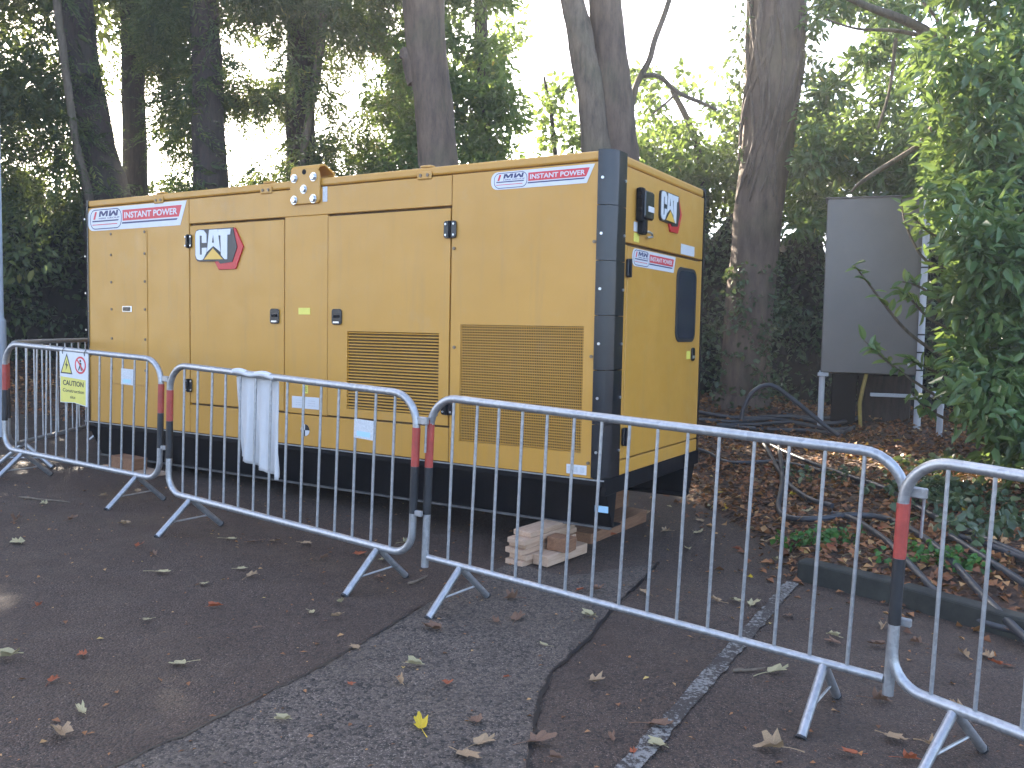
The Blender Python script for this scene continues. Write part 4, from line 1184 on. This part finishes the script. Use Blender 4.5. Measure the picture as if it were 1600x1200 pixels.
# --- deciduous tree behind the right side, with sky between its leaves
random.seed(6)
TJ = tree('maple_tree', 'green leafy tree behind the generator end, sky showing through', (1090, 330), 14.5, 'trees behind the generator')
keep(trunk_part('trunk', [(1100, 360, 8), (1098, 260, 7), (1075, 190, 5), (1050, 140, 4)], 14.5, M['bark_dark'], None, top=None), TJ)
c, r_ = clumps(170, (985, 1300), (175, 350), (13.5, 16), [(1010, 180, 22, 16), (1120, 205, 20, 14)], (.2, .42), lambda x, y: y > 260 - (x - 985) * .55 or y > 205)
c2, r2_ = clumps(26, (985, 1170), (110, 200), (13.5, 15), (), (.12, .22))
f = Foliage(); f.ball(c, r_, 85, .12, .6); f.ball(c2, r2_, 24, .12, .6)
keep(f.build('crown', M['broad'], kind='stuff'), TJ)
TK = tree('maple_tree', 'sparse leafed tree between the conifers and the twin trunk', (850, 330), 15, 'trees behind the generator')
keep(trunk_part('trunk', [(870, 345, 5), (868, 250, 4), (860, 170, 3), (850, 120, 2)], 15.0, M['bark_dark'], None), TK)
c, r_ = clumps(34, (838, 905), (130, 260), (14, 16), (), (.10, .25))
f = Foliage(); f.ball(c, r_, 22, .12, .65)
keep(f.build('crown', M['broad'], kind='stuff'), TK)

# --- laurel thicket on the right
random.seed(8)
TL = tree('laurel_tree', 'large glossy laurel shrub filling the right edge beside the cabinet', (1540, 700), 7.6)
keep(trunk_part('trunk', [(1560, 620, 14), (1545, 400, 12), (1515, 200, 10), (1500, 140, 9), (1455, 55, 8), (1350, 8, 5), (1290, -20, 3)], 8.6, M['bark_tan'], None), TL)
for sp, Y in (([(1500, 150, 7), (1515, 90, 6), (1532, 40, 5), (1548, -20, 4)], 8.6), ([(1440, 225, 4), (1380, 262, 4), (1345, 285, 3), (1330, 300, 1.5)], 8.8),
              ([(1500, 140, 5), (1480, 90, 4), (1470, 40, 3), (1440, 0, 2)], 8.9), ([(1560, 130, 6), (1500, 150, 5), (1440, 220, 4)], 8.5),
              ([(1458, 60, 4), (1400, 48, 3), (1340, 45, 2), (1290, 30, 1.5)], 9.0), ([(1600, 60, 6), (1560, 100, 6), (1530, 150, 6)], 8.4), ([(1400, 60, 3), (1390, 140, 2.5), (1372, 200, 2)], 9.2)):
    keep(trunk_part('limb', sp, Y, M['bark_tan'], None, to_ground=False, n=8), TL)
GR = [(1340, 55, 22, 26), (1290, 60, 14, 20), (1345, 145, 18, 16), (1385, 205, 12, 14), (1300, 110, 10, 10), (1430, 130, 14, 14), (1310, 190, 8, 8), (1440, 40, 16, 12), (1480, 30, 12, 12), (1345, 250, 14, 16), (1400, 100, 10, 12)]
f = Foliage()
c, r_ = clumps(140, (1265, 1480), (-40, 280), (10.6, 12.6), GR, (.14, .30)); f.ball(c, r_, 60, .13, .42)
c, r_ = clumps(60, (1235, 1470), (230, 360), (10.9, 12.4), (), (.16, .30)); f.ball(c, r_, 60, .13, .42)
cab_edge = lambda x, y: True
c, r_ = clumps(150, (1470, 1680), (60, 330), (7.0, 9.2), [(1530, 60, 20, 20)], (.2, .36)); f.ball(c, r_, 90, .125, .40)
def bush_left(x, y):
    return x > np.interp(y, [300, 420, 560, 640, 700, 760, 830, 900], [1548, 1540, 1542, 1560, 1598, 1636, 1675, 1695])
c, r_ = clumps(250, (1450, 1690), (290, 860), (6.2, 8.6), (), (.16, .34), lambda x, y: bush_left(x, y)); f.ball(c, r_, 95, .12, .40)
c, r_ = clumps(40, (1480, 1640), (-60, 100), (7.5, 9), [(1530, 60, 20, 20)], (.15, .3)); f.ball(c, r_, 60, .12, .42)
keep(f.build('crown', M['laurel'], kind='stuff'), TL)
# overhanging twigs in front of the cabinet, leaf by leaf
lv, lt, _ = leaf_arrays(np.zeros((1, 3)), np.array([[1., 0, 0]]), np.array([[0, 0, 1.]]), 1.0, .42, .2)
leaf_me = bpy.data.meshes.new('leaf')
def blade(l=1.0, w=.42, n=5):
    V, F = [], []
    for i in range(n + 1):
        u = i / n; ww = w * .5 * math.sin(math.pi * u ** .85) ** .8 if 0 < u < 1 else .0
        V += [(u, ww, .10 * w + .35 * ww - .10 * u * u), (u, 0, -.10 * u * u), (u, -ww, .10 * w + .35 * ww - .10 * u * u)]
    for i in range(n):
        for j in (0, 1):
            a_ = i * 3 + j; F.append((a_, a_ + 3, a_ + 4, a_ + 1))
    return V, F
bv, bf = blade()
leaf_me.from_pydata(bv, [], bf)
leaf_me.materials.append(M['laurel'])
at_ = leaf_me.attributes.new('tint', 'FLOAT', 'POINT'); at_.data.foreach_set('value', [.62] * len(bv))
leaf_me2 = leaf_me.copy(); leaf_me2.attributes['tint'].data.foreach_set('value', [.9] * len(bv))
leaf_me3 = leaf_me.copy(); leaf_me3.attributes['tint'].data.foreach_set('value', [.3] * len(bv))
for spec, Y, nl_ in (([(1475, 560, 3), (1420, 520, 2.5), (1385, 480, 2), (1355, 440, 1.5), (1335, 415, 1)], 7.4, 16), ([(1480, 430, 3), (1440, 400, 2), (1415, 350, 1.5), (1408, 312, 1)], 7.6, 12),
                     ([(1480, 630, 3), (1420, 590, 2), (1380, 560, 1.5), (1350, 532, 1)], 7.2, 22), ([(1480, 480, 3), (1440, 450, 2), (1410, 440, 1.2)], 7.3, 12), ([(1490, 660, 3), (1450, 640, 2), (1425, 615, 1.2)], 7.2, 14), ([(1500, 520, 3), (1455, 500, 2), (1425, 470, 1.5), (1405, 452, 1)], 7.3, 20), ([(1500, 600, 3), (1450, 575, 2), (1415, 560, 1.2)], 7.2, 20), ([(1500, 380, 3), (1455, 365, 2), (1428, 340, 1.2)], 7.5, 16)):
    pts, rads = px_path(spec, Y)
    P, r = dense(pts, rads, 5)
    br_ = keep(MB().tube(P, r, 6).build('twig', M['bark_tan'], smooth=True), TL)
    for k in range(nl_):
        u = 1 - (k / nl_) ** 1.1 * .62
        i = min(len(P) - 1, int(u * (len(P) - 1)))
        o = bpy.data.objects.new('leaf', random.choice([leaf_me, leaf_me, leaf_me2, leaf_me3]))
        link(o, br_)
        t_ = (P[min(i + 1, len(P) - 1)] - P[max(0, i - 1)]).normalized()
        d = (t_ * .6 + Vector((random.uniform(-1, 1), random.uniform(-1, .3), random.uniform(-.9, .8)))).normalized()
        nrm = Vector((random.uniform(-.5, .5), -.6, 1)).normalized()
        s_ = d.cross(nrm).normalized(); q_ = s_.cross(d)
        sc = random.uniform(.09, .145)
        mm = Matrix((d * sc, -s_ * sc, q_ * sc)).transposed().to_4x4()
        mm.translation = P[i] - TL.location - br_.location
        o.matrix_basis = mm

# --- hedge and undergrowth behind (dark core sheet painted as inner shade, with ivy and shrub leaves)
def hedge(label, xr, Y0, Y1, h0, h1, n, lf, mat, seed, per=26):
    random.seed(seed)
    x0, x1 = xr
    p = Vector(((x0 + x1) / 2, (Y0 + Y1) / 2, 0)); p.z = gz(p.x, p.y)
    root = empty('hedge', p, label, 'hedge', 'undergrowth behind the generator')
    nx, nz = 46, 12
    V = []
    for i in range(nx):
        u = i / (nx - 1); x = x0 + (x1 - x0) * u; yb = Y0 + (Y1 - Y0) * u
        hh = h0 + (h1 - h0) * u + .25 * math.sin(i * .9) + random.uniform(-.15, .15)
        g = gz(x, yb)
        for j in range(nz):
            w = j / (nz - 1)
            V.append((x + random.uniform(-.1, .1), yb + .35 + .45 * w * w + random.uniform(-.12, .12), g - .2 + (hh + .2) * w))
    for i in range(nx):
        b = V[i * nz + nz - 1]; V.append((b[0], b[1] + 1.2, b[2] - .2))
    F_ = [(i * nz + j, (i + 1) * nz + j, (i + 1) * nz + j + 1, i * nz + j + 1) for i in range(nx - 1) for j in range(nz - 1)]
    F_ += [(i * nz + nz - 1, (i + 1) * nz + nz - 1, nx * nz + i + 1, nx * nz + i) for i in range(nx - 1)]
    keep(MB().add(V, F_).build('shade_core', M['twig']), root)
    cs = []
    for _ in range(n):
        u = random.random(); w = random.random() ** .8
        x = x0 + (x1 - x0) * u; yb = Y0 + (Y1 - Y0) * u
        cs.append((x, yb + .25 + .45 * w * w + random.uniform(-.2, .15), gz(x, yb) + (h0 + (h1 - h0) * u + .1) * w + .05))
    cs = np.array(cs)
    ff = Foliage(); ff.ball(cs, rng.uniform(.14, .32, n), per, lf, .6)
    keep(ff.build('foliage', mat, kind='stuff'), root)
hedge('dark ivy covered hedge between the generator and the grey cabinet', (1.4, 7.2), 13.0, 11.4, 2.6, 2.3, 420, .085, M['ivy'], 11)
hedge('dark hedge behind the middle of the generator', (-5.2, 1.6), 14.6, 13.6, 2.7, 2.6, 260, .10, M['ivy'], 12)
hedge('grey green hedge beyond the far left end of the generator', (-14, -5.0), 12.2, 14.2, 2.9, 2.7, 520, .10, M['ivy'], 13)
hedge('dark undergrowth behind the laurel at the right', (6.6, 12), 11.2, 8.5, 3.2, 3.4, 240, .11, M['laurel'], 14)

# --- tall trees of the same wood beyond the left edge and above the frame: they shade the car park
def tall_tree(x, y, h, label, seed, z0=2.0, rad=2.4, n=70, lf=.26, per=46, mat='frond', trunk=True, name='conifer_tree'):
    random.seed(seed)
    z = gz(x, y)
    root = empty(name, (x, y, z), label, 'tree', 'tall trees of the surrounding wood')
    if trunk:
        P, r = dense([(0, 0, -.3), (.1, 0, h * .3), (-.1, .1, h * .65), (0, 0, h)], [.38, .28, .18, .04])
        MB().tube(P, r, 12, wob=.07).build('trunk', M['bark_dark'], root, smooth=True)
    cs, rs = [], []
    for _ in range(n):
        w = random.random()
        a_ = random.uniform(0, 6.283); rr_ = rad * (1 - .75 * w) * math.sqrt(random.random())
        cs.append((rr_ * math.cos(a_), rr_ * math.sin(a_), z0 + (h - z0) * w)); rs.append(random.uniform(.5, .95))
    ff = Foliage(); ff.ball(np.array(cs), np.array(rs), per, lf, .42, .8, .5)
    ff.build('crown', M[mat], root, kind='stuff')
    return root
k = 0
for x, y, h, lab in ((-9.6, 10.4, 15, 'tall dark conifer of the wood just beyond the left edge'), (-11.2, 13.6, 16, 'tall dark conifer of the wood further beyond the left edge'), (-9.4, 14.6, 16, 'tall dark conifer added at the back, beyond the left edge, to block sun'), (-9.1, 12.6, 14, 'slender tall conifer added beyond the left edge to block sun'), (-14.2, 12.0, 15, 'outermost tall dark conifer of the wood beyond the left edge')):
    tall_tree(x, y, h, lab, 30 + k, z0=1.2, rad=2.6, n=190, lf=.15 if -9.5 < x < -9 else .26, per=95 if -9.5 < x < -9 else 46); k += 1  # back and slender conifers added to stop sun patches on the asphalt
# the upper crowns of the trees in view, above the frame
def upper(root, z0, z1, rad, n, mat, seed, lf=.24, dx=0, dy=0):
    random.seed(seed)
    cs, rs = [], []
    for _ in range(n):
        w = random.random(); a_ = random.uniform(0, 6.283); rr_ = rad * (1 - .6 * w) * math.sqrt(random.random())
        cs.append((rr_ * math.cos(a_) + dx, rr_ * math.sin(a_) + dy, z0 + (z1 - z0) * w)); rs.append(random.uniform(.45, .85))
    ff = Foliage(); ff.ball(np.array(cs), np.array(rs), 46, lf, .45, .8, .5, full=False)
    ff.build('crown', M[mat], root, kind='stuff')
for i_, (tr, z0, rad) in enumerate(((TA, 5.9, 2.8), (TB, 6.6, 2.6), (TC, 7.2, 2.6), (TD, 7.5, 2.6), (TE, 7.0, 2.8), (TF, 7.6, 2.8), (TI, 7.6, 2.4), (TG, 7.4, 2.8))):
    if tr is TB: upper(tr, 5.6, 8.2, 1.8, 80, 'frond', 90, dx=-1.0, dy=.9)  # extra crown clump, added off the trunk to block sun
    upper(tr, z0, z0 + 4.5, rad, 48, 'broad' if tr in (TE, TF, TG, TI) else 'frond', 60 + i_, dy=.6)

# ================================================================== SMALL PLANTS, LITTER AND FALLEN LEAVES
def weed(px, py, n, rad, lf, label, mat='weed', seed=0, cat='plant'):
    random.seed(seed)
    p = on_ground(px, py)
    root = empty('weed_clump', (p.x, p.y, gz(p.x, p.y)), label, cat)
    ff = Foliage()
    cs = np.array([(random.gauss(0, rad), random.gauss(0, rad * .6), abs(random.gauss(.03, .025))) for _ in range(n)])
    ff.ball(cs, np.full(n, .05), 9, lf, .8, .8, .5)
    ff.build('foliage', M[mat], root, kind='stuff')
    mb = MB()
    for c_ in cs[: n // 2]:
        mb.tube([(c_[0] * .8, c_[1] * .8, -.02), tuple(c_)], .002, 4)
    mb.build('stalks', M['bark_tan'], root, kind='stuff')
weed(1300, 848, 34, .13, .045, 'bright green low weed growing on top of the kerb', seed=1)
weed(1505, 880, 26, .14, .05, 'grassy green weed above the kerb near the right edge', seed=2)
weed(1320, 745, 20, .22, .05, 'small ground ivy patch among the leaves on the bank', 'ivy', seed=3)
for i, (px, py) in enumerate(((1470, 770), (1540, 790), (1500, 735), (1590, 830))):
    weed(px, py, 60, .26, .07, ['low dark ivy on the bank behind the right barrier', 'low dark ivy at the foot of the laurel', 'ivy patch on the leaf bank below the cabinet post', 'ivy at the right edge above the kerb'][i], 'ivy', seed=4 + i)

# leaf litter on the bank (uncountable)
n = 26000
xs_ = rng.uniform(-9, 7.5, n * 3); ys_ = rng.uniform(2.0, 15, n * 3)
ed_ = edge_dist(xs_, ys_)
dist = np.hypot(xs_, ys_)
ok = ((ed_ > .02) | ((ed_ > -.6) & (rng.random(n * 3) < .3 * np.exp(ed_ * 5)))) & (rng.random(n * 3) < np.clip(1.6 - dist / 12, .15, 1)) & (np.abs(xs_) < .75 * ys_ + 1)
xs_, ys_ = xs_[ok][:n], ys_[ok][:n]
pos = np.stack([xs_, ys_, np.maximum(bank_z(xs_, ys_), road_z(xs_)) + np.where(edge_dist(xs_, ys_) > 0, rng.uniform(.008, .05, len(xs_)), rng.uniform(.005, .014, len(xs_)))], 1)
az = rng.uniform(0, 2 * np.pi, len(pos))
V, T, C = leaf_arrays(pos, np.stack([np.cos(az), np.sin(az), rng.normal(0, .3, len(pos))], 1), unit(np.array([0, 0, 1]) + rng.normal(0, .45, (len(pos), 3))), rng.uniform(.035, .085, len(pos)), rng.uniform(.02, .06, len(pos)), .3, rng.beta(1.8, 2.0, len(pos)))
np_mesh('leaf_litter', V, T, M['litter'], tint=C, kind='stuff', label='brown and orange dead leaves carpeting the bank')
# crumbs, seeds and twig bits on the asphalt
n = 1700
cx = rng.uniform(-5, 3.2, n * 3); cy = rng.uniform(1.9, 8, n * 3)
ok = (edge_dist(cx, cy) < -.03) & (np.abs(cx) < .66 * cy)
cx, cy = cx[ok][:n], cy[ok][:n]
pos = np.stack([cx, cy, road_z(cx) + .006], 1)
az = rng.uniform(0, 2 * np.pi, len(pos))
ln_ = rng.uniform(.006, .03, len(pos)) * rng.choice([.6, 1, 1.2], len(pos))
V, T, C = leaf_arrays(pos, np.stack([np.cos(az), np.sin(az), 0 * az], 1), unit(np.array([0, 0, 1]) + rng.normal(0, .3, (len(pos), 3))), ln_, ln_ * rng.uniform(.15, .8, len(pos)), .2, rng.beta(2, 1.6, len(pos)))
np_mesh('leaf_crumbs', V, T, M['litter'], tint=C, kind='stuff', label='crumbled leaf fragments and seeds scattered on the asphalt')

def maple_mesh(name, mat, seed, curl):
    random.seed(seed)
    lob = [(-160, .40), (-135, .50), (-108, .66), (-88, .52), (-66, .68), (-48, .86), (-34, .64), (-20, .72), (-9, .86), (0, 1.0), (9, .86), (20, .72), (34, .64), (48, .86), (66, .68), (88, .52), (108, .66), (135, .50), (160, .40)]
    V = [(0, 0, .05)]
    fold, roll, ph = random.uniform(.1, .9), random.uniform(-.5, .6), random.uniform(0, 6)
    squ = random.uniform(.55, 1.0)
    for a_, r_ in lob:
        r_ *= random.uniform(.72, 1.12)
        x, y = r_ * math.cos(R(a_)), r_ * math.sin(R(a_)) * squ
        z = curl * r_ * r_ * (.6 + .6 * math.sin(R(a_) * 2 + ph)) + fold * abs(y) * .6 + roll * x * x * .5 + random.uniform(-.04, .06)
        V.append((x - .25 * abs(roll) * x * x, y * (1 - .3 * fold), max(.02, z + .05)))
    F_ = [(0, i, i + 1) for i in range(1, len(lob))] + [(0, len(lob), 1)]
    mb = MB().add(V, F_)
    bend = random.uniform(-.6, .6); sl_ = random.choice([.5, 1.0, 1.3])
    st = [Vector((-u * sl_, bend * u * u, .04 + .05 * math.sin(u * 3))) for u in np.linspace(0, 1, 5)]
    mb.tube(st, [.022, .02, .018, .02, .03], 4)
    me_o = mb.build(name, mat)
    me = me_o.data
    bpy.data.objects.remove(me_o)
    return me
LM = {}
for cname in ('leaf_brown', 'leaf_tan', 'leaf_pale', 'leaf_yellow', 'leaf_red'):
    LM[cname] = [maple_mesh('fallen_leaf', M[cname], s * 7 + 3, c_) for s, c_ in enumerate((.10, .22, .38, .05, .45, .3, .15, .5))]
CW = {'leaf_brown': 'brown', 'leaf_tan': 'tan', 'leaf_pale': 'pale green', 'leaf_yellow': 'yellow', 'leaf_red': 'orange red'}
def drop(px, py, col, size, label=None, rot=None):
    p = on_ground(px, py)
    o = bpy.data.objects.new('fallen_leaf', random.choice(LM[col]))
    wood_ = edge_dist(p.x, p.y) > 0
    if wood_:
        where = 'beside the generator end' if px < 1200 else 'above the kerb' if px < 1390 else 'near the right edge'
        where = 'on the bank ' + where + (', near the cables' if py < 740 else ', mid slope' if py < 810 else ', low down')
    else:
        bl_ = 720 + px * .29                   # row of barrier feet
        if py < bl_:
            where = 'behind ' + ('the leftmost barriers' if px < 450 else 'the towel barrier' if px < 660 else 'the square footed barrier' if px < 1040 else 'the right half of the square barrier' if px < 1390 else 'the right edge barrier')
        else:
            where = 'near the left edge' if px < 160 else 'below the towel barrier' if px < 430 and py < 1000 else 'left of the coarse patch' if px < 545 else 'on the coarse patch' if px < 860 else 'beside the tar seam' if px < 1130 else 'below the two right barriers'
        where = 'on asphalt ' + where
    link(o, None, (p.x, p.y, gz(p.x, p.y) + (.012 if wood_ else .010)), label or '%s fallen %s leaf %s' % ('large' if size > .057 else 'small' if size < .044 else 'mid sized', CW[col], where), 'leaf', 'single fallen leaves')
    o.rotation_euler = (random.uniform(-.15, .15), random.uniform(-.15, .15), rot if rot is not None else random.uniform(0, 6.28))
    o.scale = tuple(size * 1.22 * k_ for k_ in (random.uniform(.85, 1.2), random.uniform(.75, 1.15), random.uniform(.8, 1.5)))
random.seed(21)
B_, T_, P_, Y_, R_ = 'leaf_brown', 'leaf_tan', 'leaf_pale', 'leaf_yellow', 'leaf_red'
named = [(658, 1142, Y_, .055, 'bright yellow fallen leaf on the coarse asphalt patch'), (838, 1165, B_, .07, 'large brown leaf with a long stalk beside the tar seam'),
         (680, 987, B_, .062, 'curled leaf caught under the foot of the square barrier'), (1208, 1173, T_, .075, 'pinkish tan leaf at the bottom edge left of the barrier foot'),
         (1455, 1170, T_, .07, 'large tan leaf at the bottom right below the barriers'), (1210, 1054, P_, .06, 'pale leaf with a long stalk beside the white line'),
         (15, 1031, P_, .06, 'pale green leaf at the left edge of the asphalt'), (95, 1150, T_, .07, 'tan leaf near the bottom left corner'), (283, 1041, P_, .05, 'pale green leaf alone on the dark asphalt at the left'),
         (1300, 716, P_, .10, 'large pale yellow leaf on the bank below the cabinet'), (930, 1070, T_, .05, 'pale star shaped leaf just right of the tar seam')]
for x, y, c_, s_, l_ in named: drop(x, y, c_, s_, l_)
some = [(625, 1072, T_, .055), (650, 1043, P_, .05), (556, 1016, T_, .04), (486, 960, P_, .045), (528, 967, T_, .045), (533, 945, P_, .05), (338, 951, R_, .045), (232, 972, P_, .04), (250, 897, P_, .05),
        (375, 892, P_, .045), (392, 903, T_, .045), (320, 915, P_, .035), (430, 848, T_, .05), (358, 845, P_, .045), (475, 852, T_, .05), (216, 856, R_, .05), (192, 821, T_, .05), (240, 870, B_, .04), (82, 1068, R_, .035),
        (128, 1117, P_, .04), (130, 1028, R_, .03), (725, 1185, T_, .06), (752, 1165, T_, .05), (745, 1133, B_, .045), (700, 1072, R_, .035), (550, 1072, R_, .025), (790, 1062, R_, .022), (850, 1012, P_, .035),
        (808, 970, B_, .06), (800, 938, B_, .055), (922, 966, P_, .05), (775, 975, B_, .04), (955, 1160, B_, .045), (1025, 1138, B_, .06), (990, 1180, R_, .03), (1330, 1182, R_, .04), (1392, 1157, T_, .05), (1372, 1098, B_, .06),
        (1375, 1012, B_, .055), (1432, 1007, B_, .05), (1300, 996, P_, .04), (1305, 1008, B_, .045), (1380, 982, T_, .045), (1545, 1030, T_, .055), (1560, 1042, R_, .045), (1505, 1025, T_, .05), (1120, 943, T_, .05), (1147, 941, P_, .05),
        (1175, 947, P_, .055), (1212, 880, P_, .055), (1172, 905, Y_, .04), (1232, 965, B_, .045), (1010, 930, T_, .045), (930, 925, B_, .05), (905, 925, R_, .035), (1040, 832, T_, .05), (985, 812, T_, .05), (1010, 805, T_, .045), (1092, 815, T_, .05),
        (1130, 772, Y_, .06), (1136, 798, Y_, .055), (1090, 835, P_, .06), (1075, 860, P_, .05), (960, 838, R_, .04), (1170, 830, P_, .055), (1150, 860, R_, .05), (1190, 850, T_, .05), (1108, 795, P_, .05), (1240, 875, T_, .05),
        (1045, 793, P_, .045), (600, 877, P_, .05), (560, 868, R_, .05), (635, 850, P_, .05), (395, 850, B_, .05), (590, 905, B_, .04), (505, 875, B_, .04), (160, 777, T_, .05), (110, 815, B_, .045), (70, 790, P_, .05), (30, 850, P_, .06), (25, 815, B_, .05),
        (300, 790, R_, .05), (215, 770, T_, .045), (1420, 1190, R_, .04), (1500, 1110, T_, .05), (1590, 1150, B_, .05), (1030, 1170, P_, .05), (870, 1190, B_, .04), (445, 1130, P_, .035), (60, 950, R_, .03), (400, 985, B_, .03)]
for x, y, c_, s_ in some: drop(x, y, c_, s_ * random.uniform(.9, 1.1))
# single leaves on the near bank
k = 0
while k < 110:
    px, py = random.uniform(1095, 1590), random.uniform(690, 880)
    p = on_ground(px, py)
    if edge_dist(p.x, p.y) < .03 or p.y > 10: continue
    drop(px, py, random.choice([B_, B_, B_, T_, T_, R_, P_, Y_ if random.random() < .3 else B_]), random.uniform(.045, .075)); k += 1
# dead sticks on the asphalt
for (xa, ya), (xb, yb), lab in (((30, 779), (108, 787), 'long pale stick on the asphalt in front of the leftmost barrier'), ((640, 915), (668, 903), 'short twig beside the foot of the square barrier'), ((1145, 1052), (1195, 1048), 'thin pale twig beside the worn white line')):
    a_, b_ = on_ground(xa, ya), on_ground(xb, yb)
    P = [a_.lerp(b_, u) + Vector((0, 0, .012)) + Vector((random.uniform(-1, 1), random.uniform(-1, 1), 0)) * .008 for u in np.linspace(0, 1, 6)]
    MB().tube(P, [.007, .008, .006, .006, .005, .003], 6).build('stick', M['bark_tan'], smooth=True, label=lab, cat='stick')

# ================================================================== thin volume added to stand in for lens glare
hz = MB().box(-72, 72, -62, 82, -3.5, 19.5).build('glare_haze', M['soil'], kind='stuff')
hm = bpy.data.materials.new('lens_glare_volume')
hm.use_nodes = True
hn = hm.node_tree
hn.nodes.remove(hn.nodes['Principled BSDF'])
pv = hn.nodes.new('ShaderNodeVolumePrincipled')
pv.inputs['Color'].default_value = (1.0, 0.97, 0.92, 1)
pv.inputs['Density'].default_value = 0.0038
pv.inputs['Anisotropy'].default_value = 0.45
hn.links.new(pv.outputs[0], hn.nodes['Material Output'].inputs['Volume'])
hz.data.materials.clear(); hz.data.materials.append(hm)
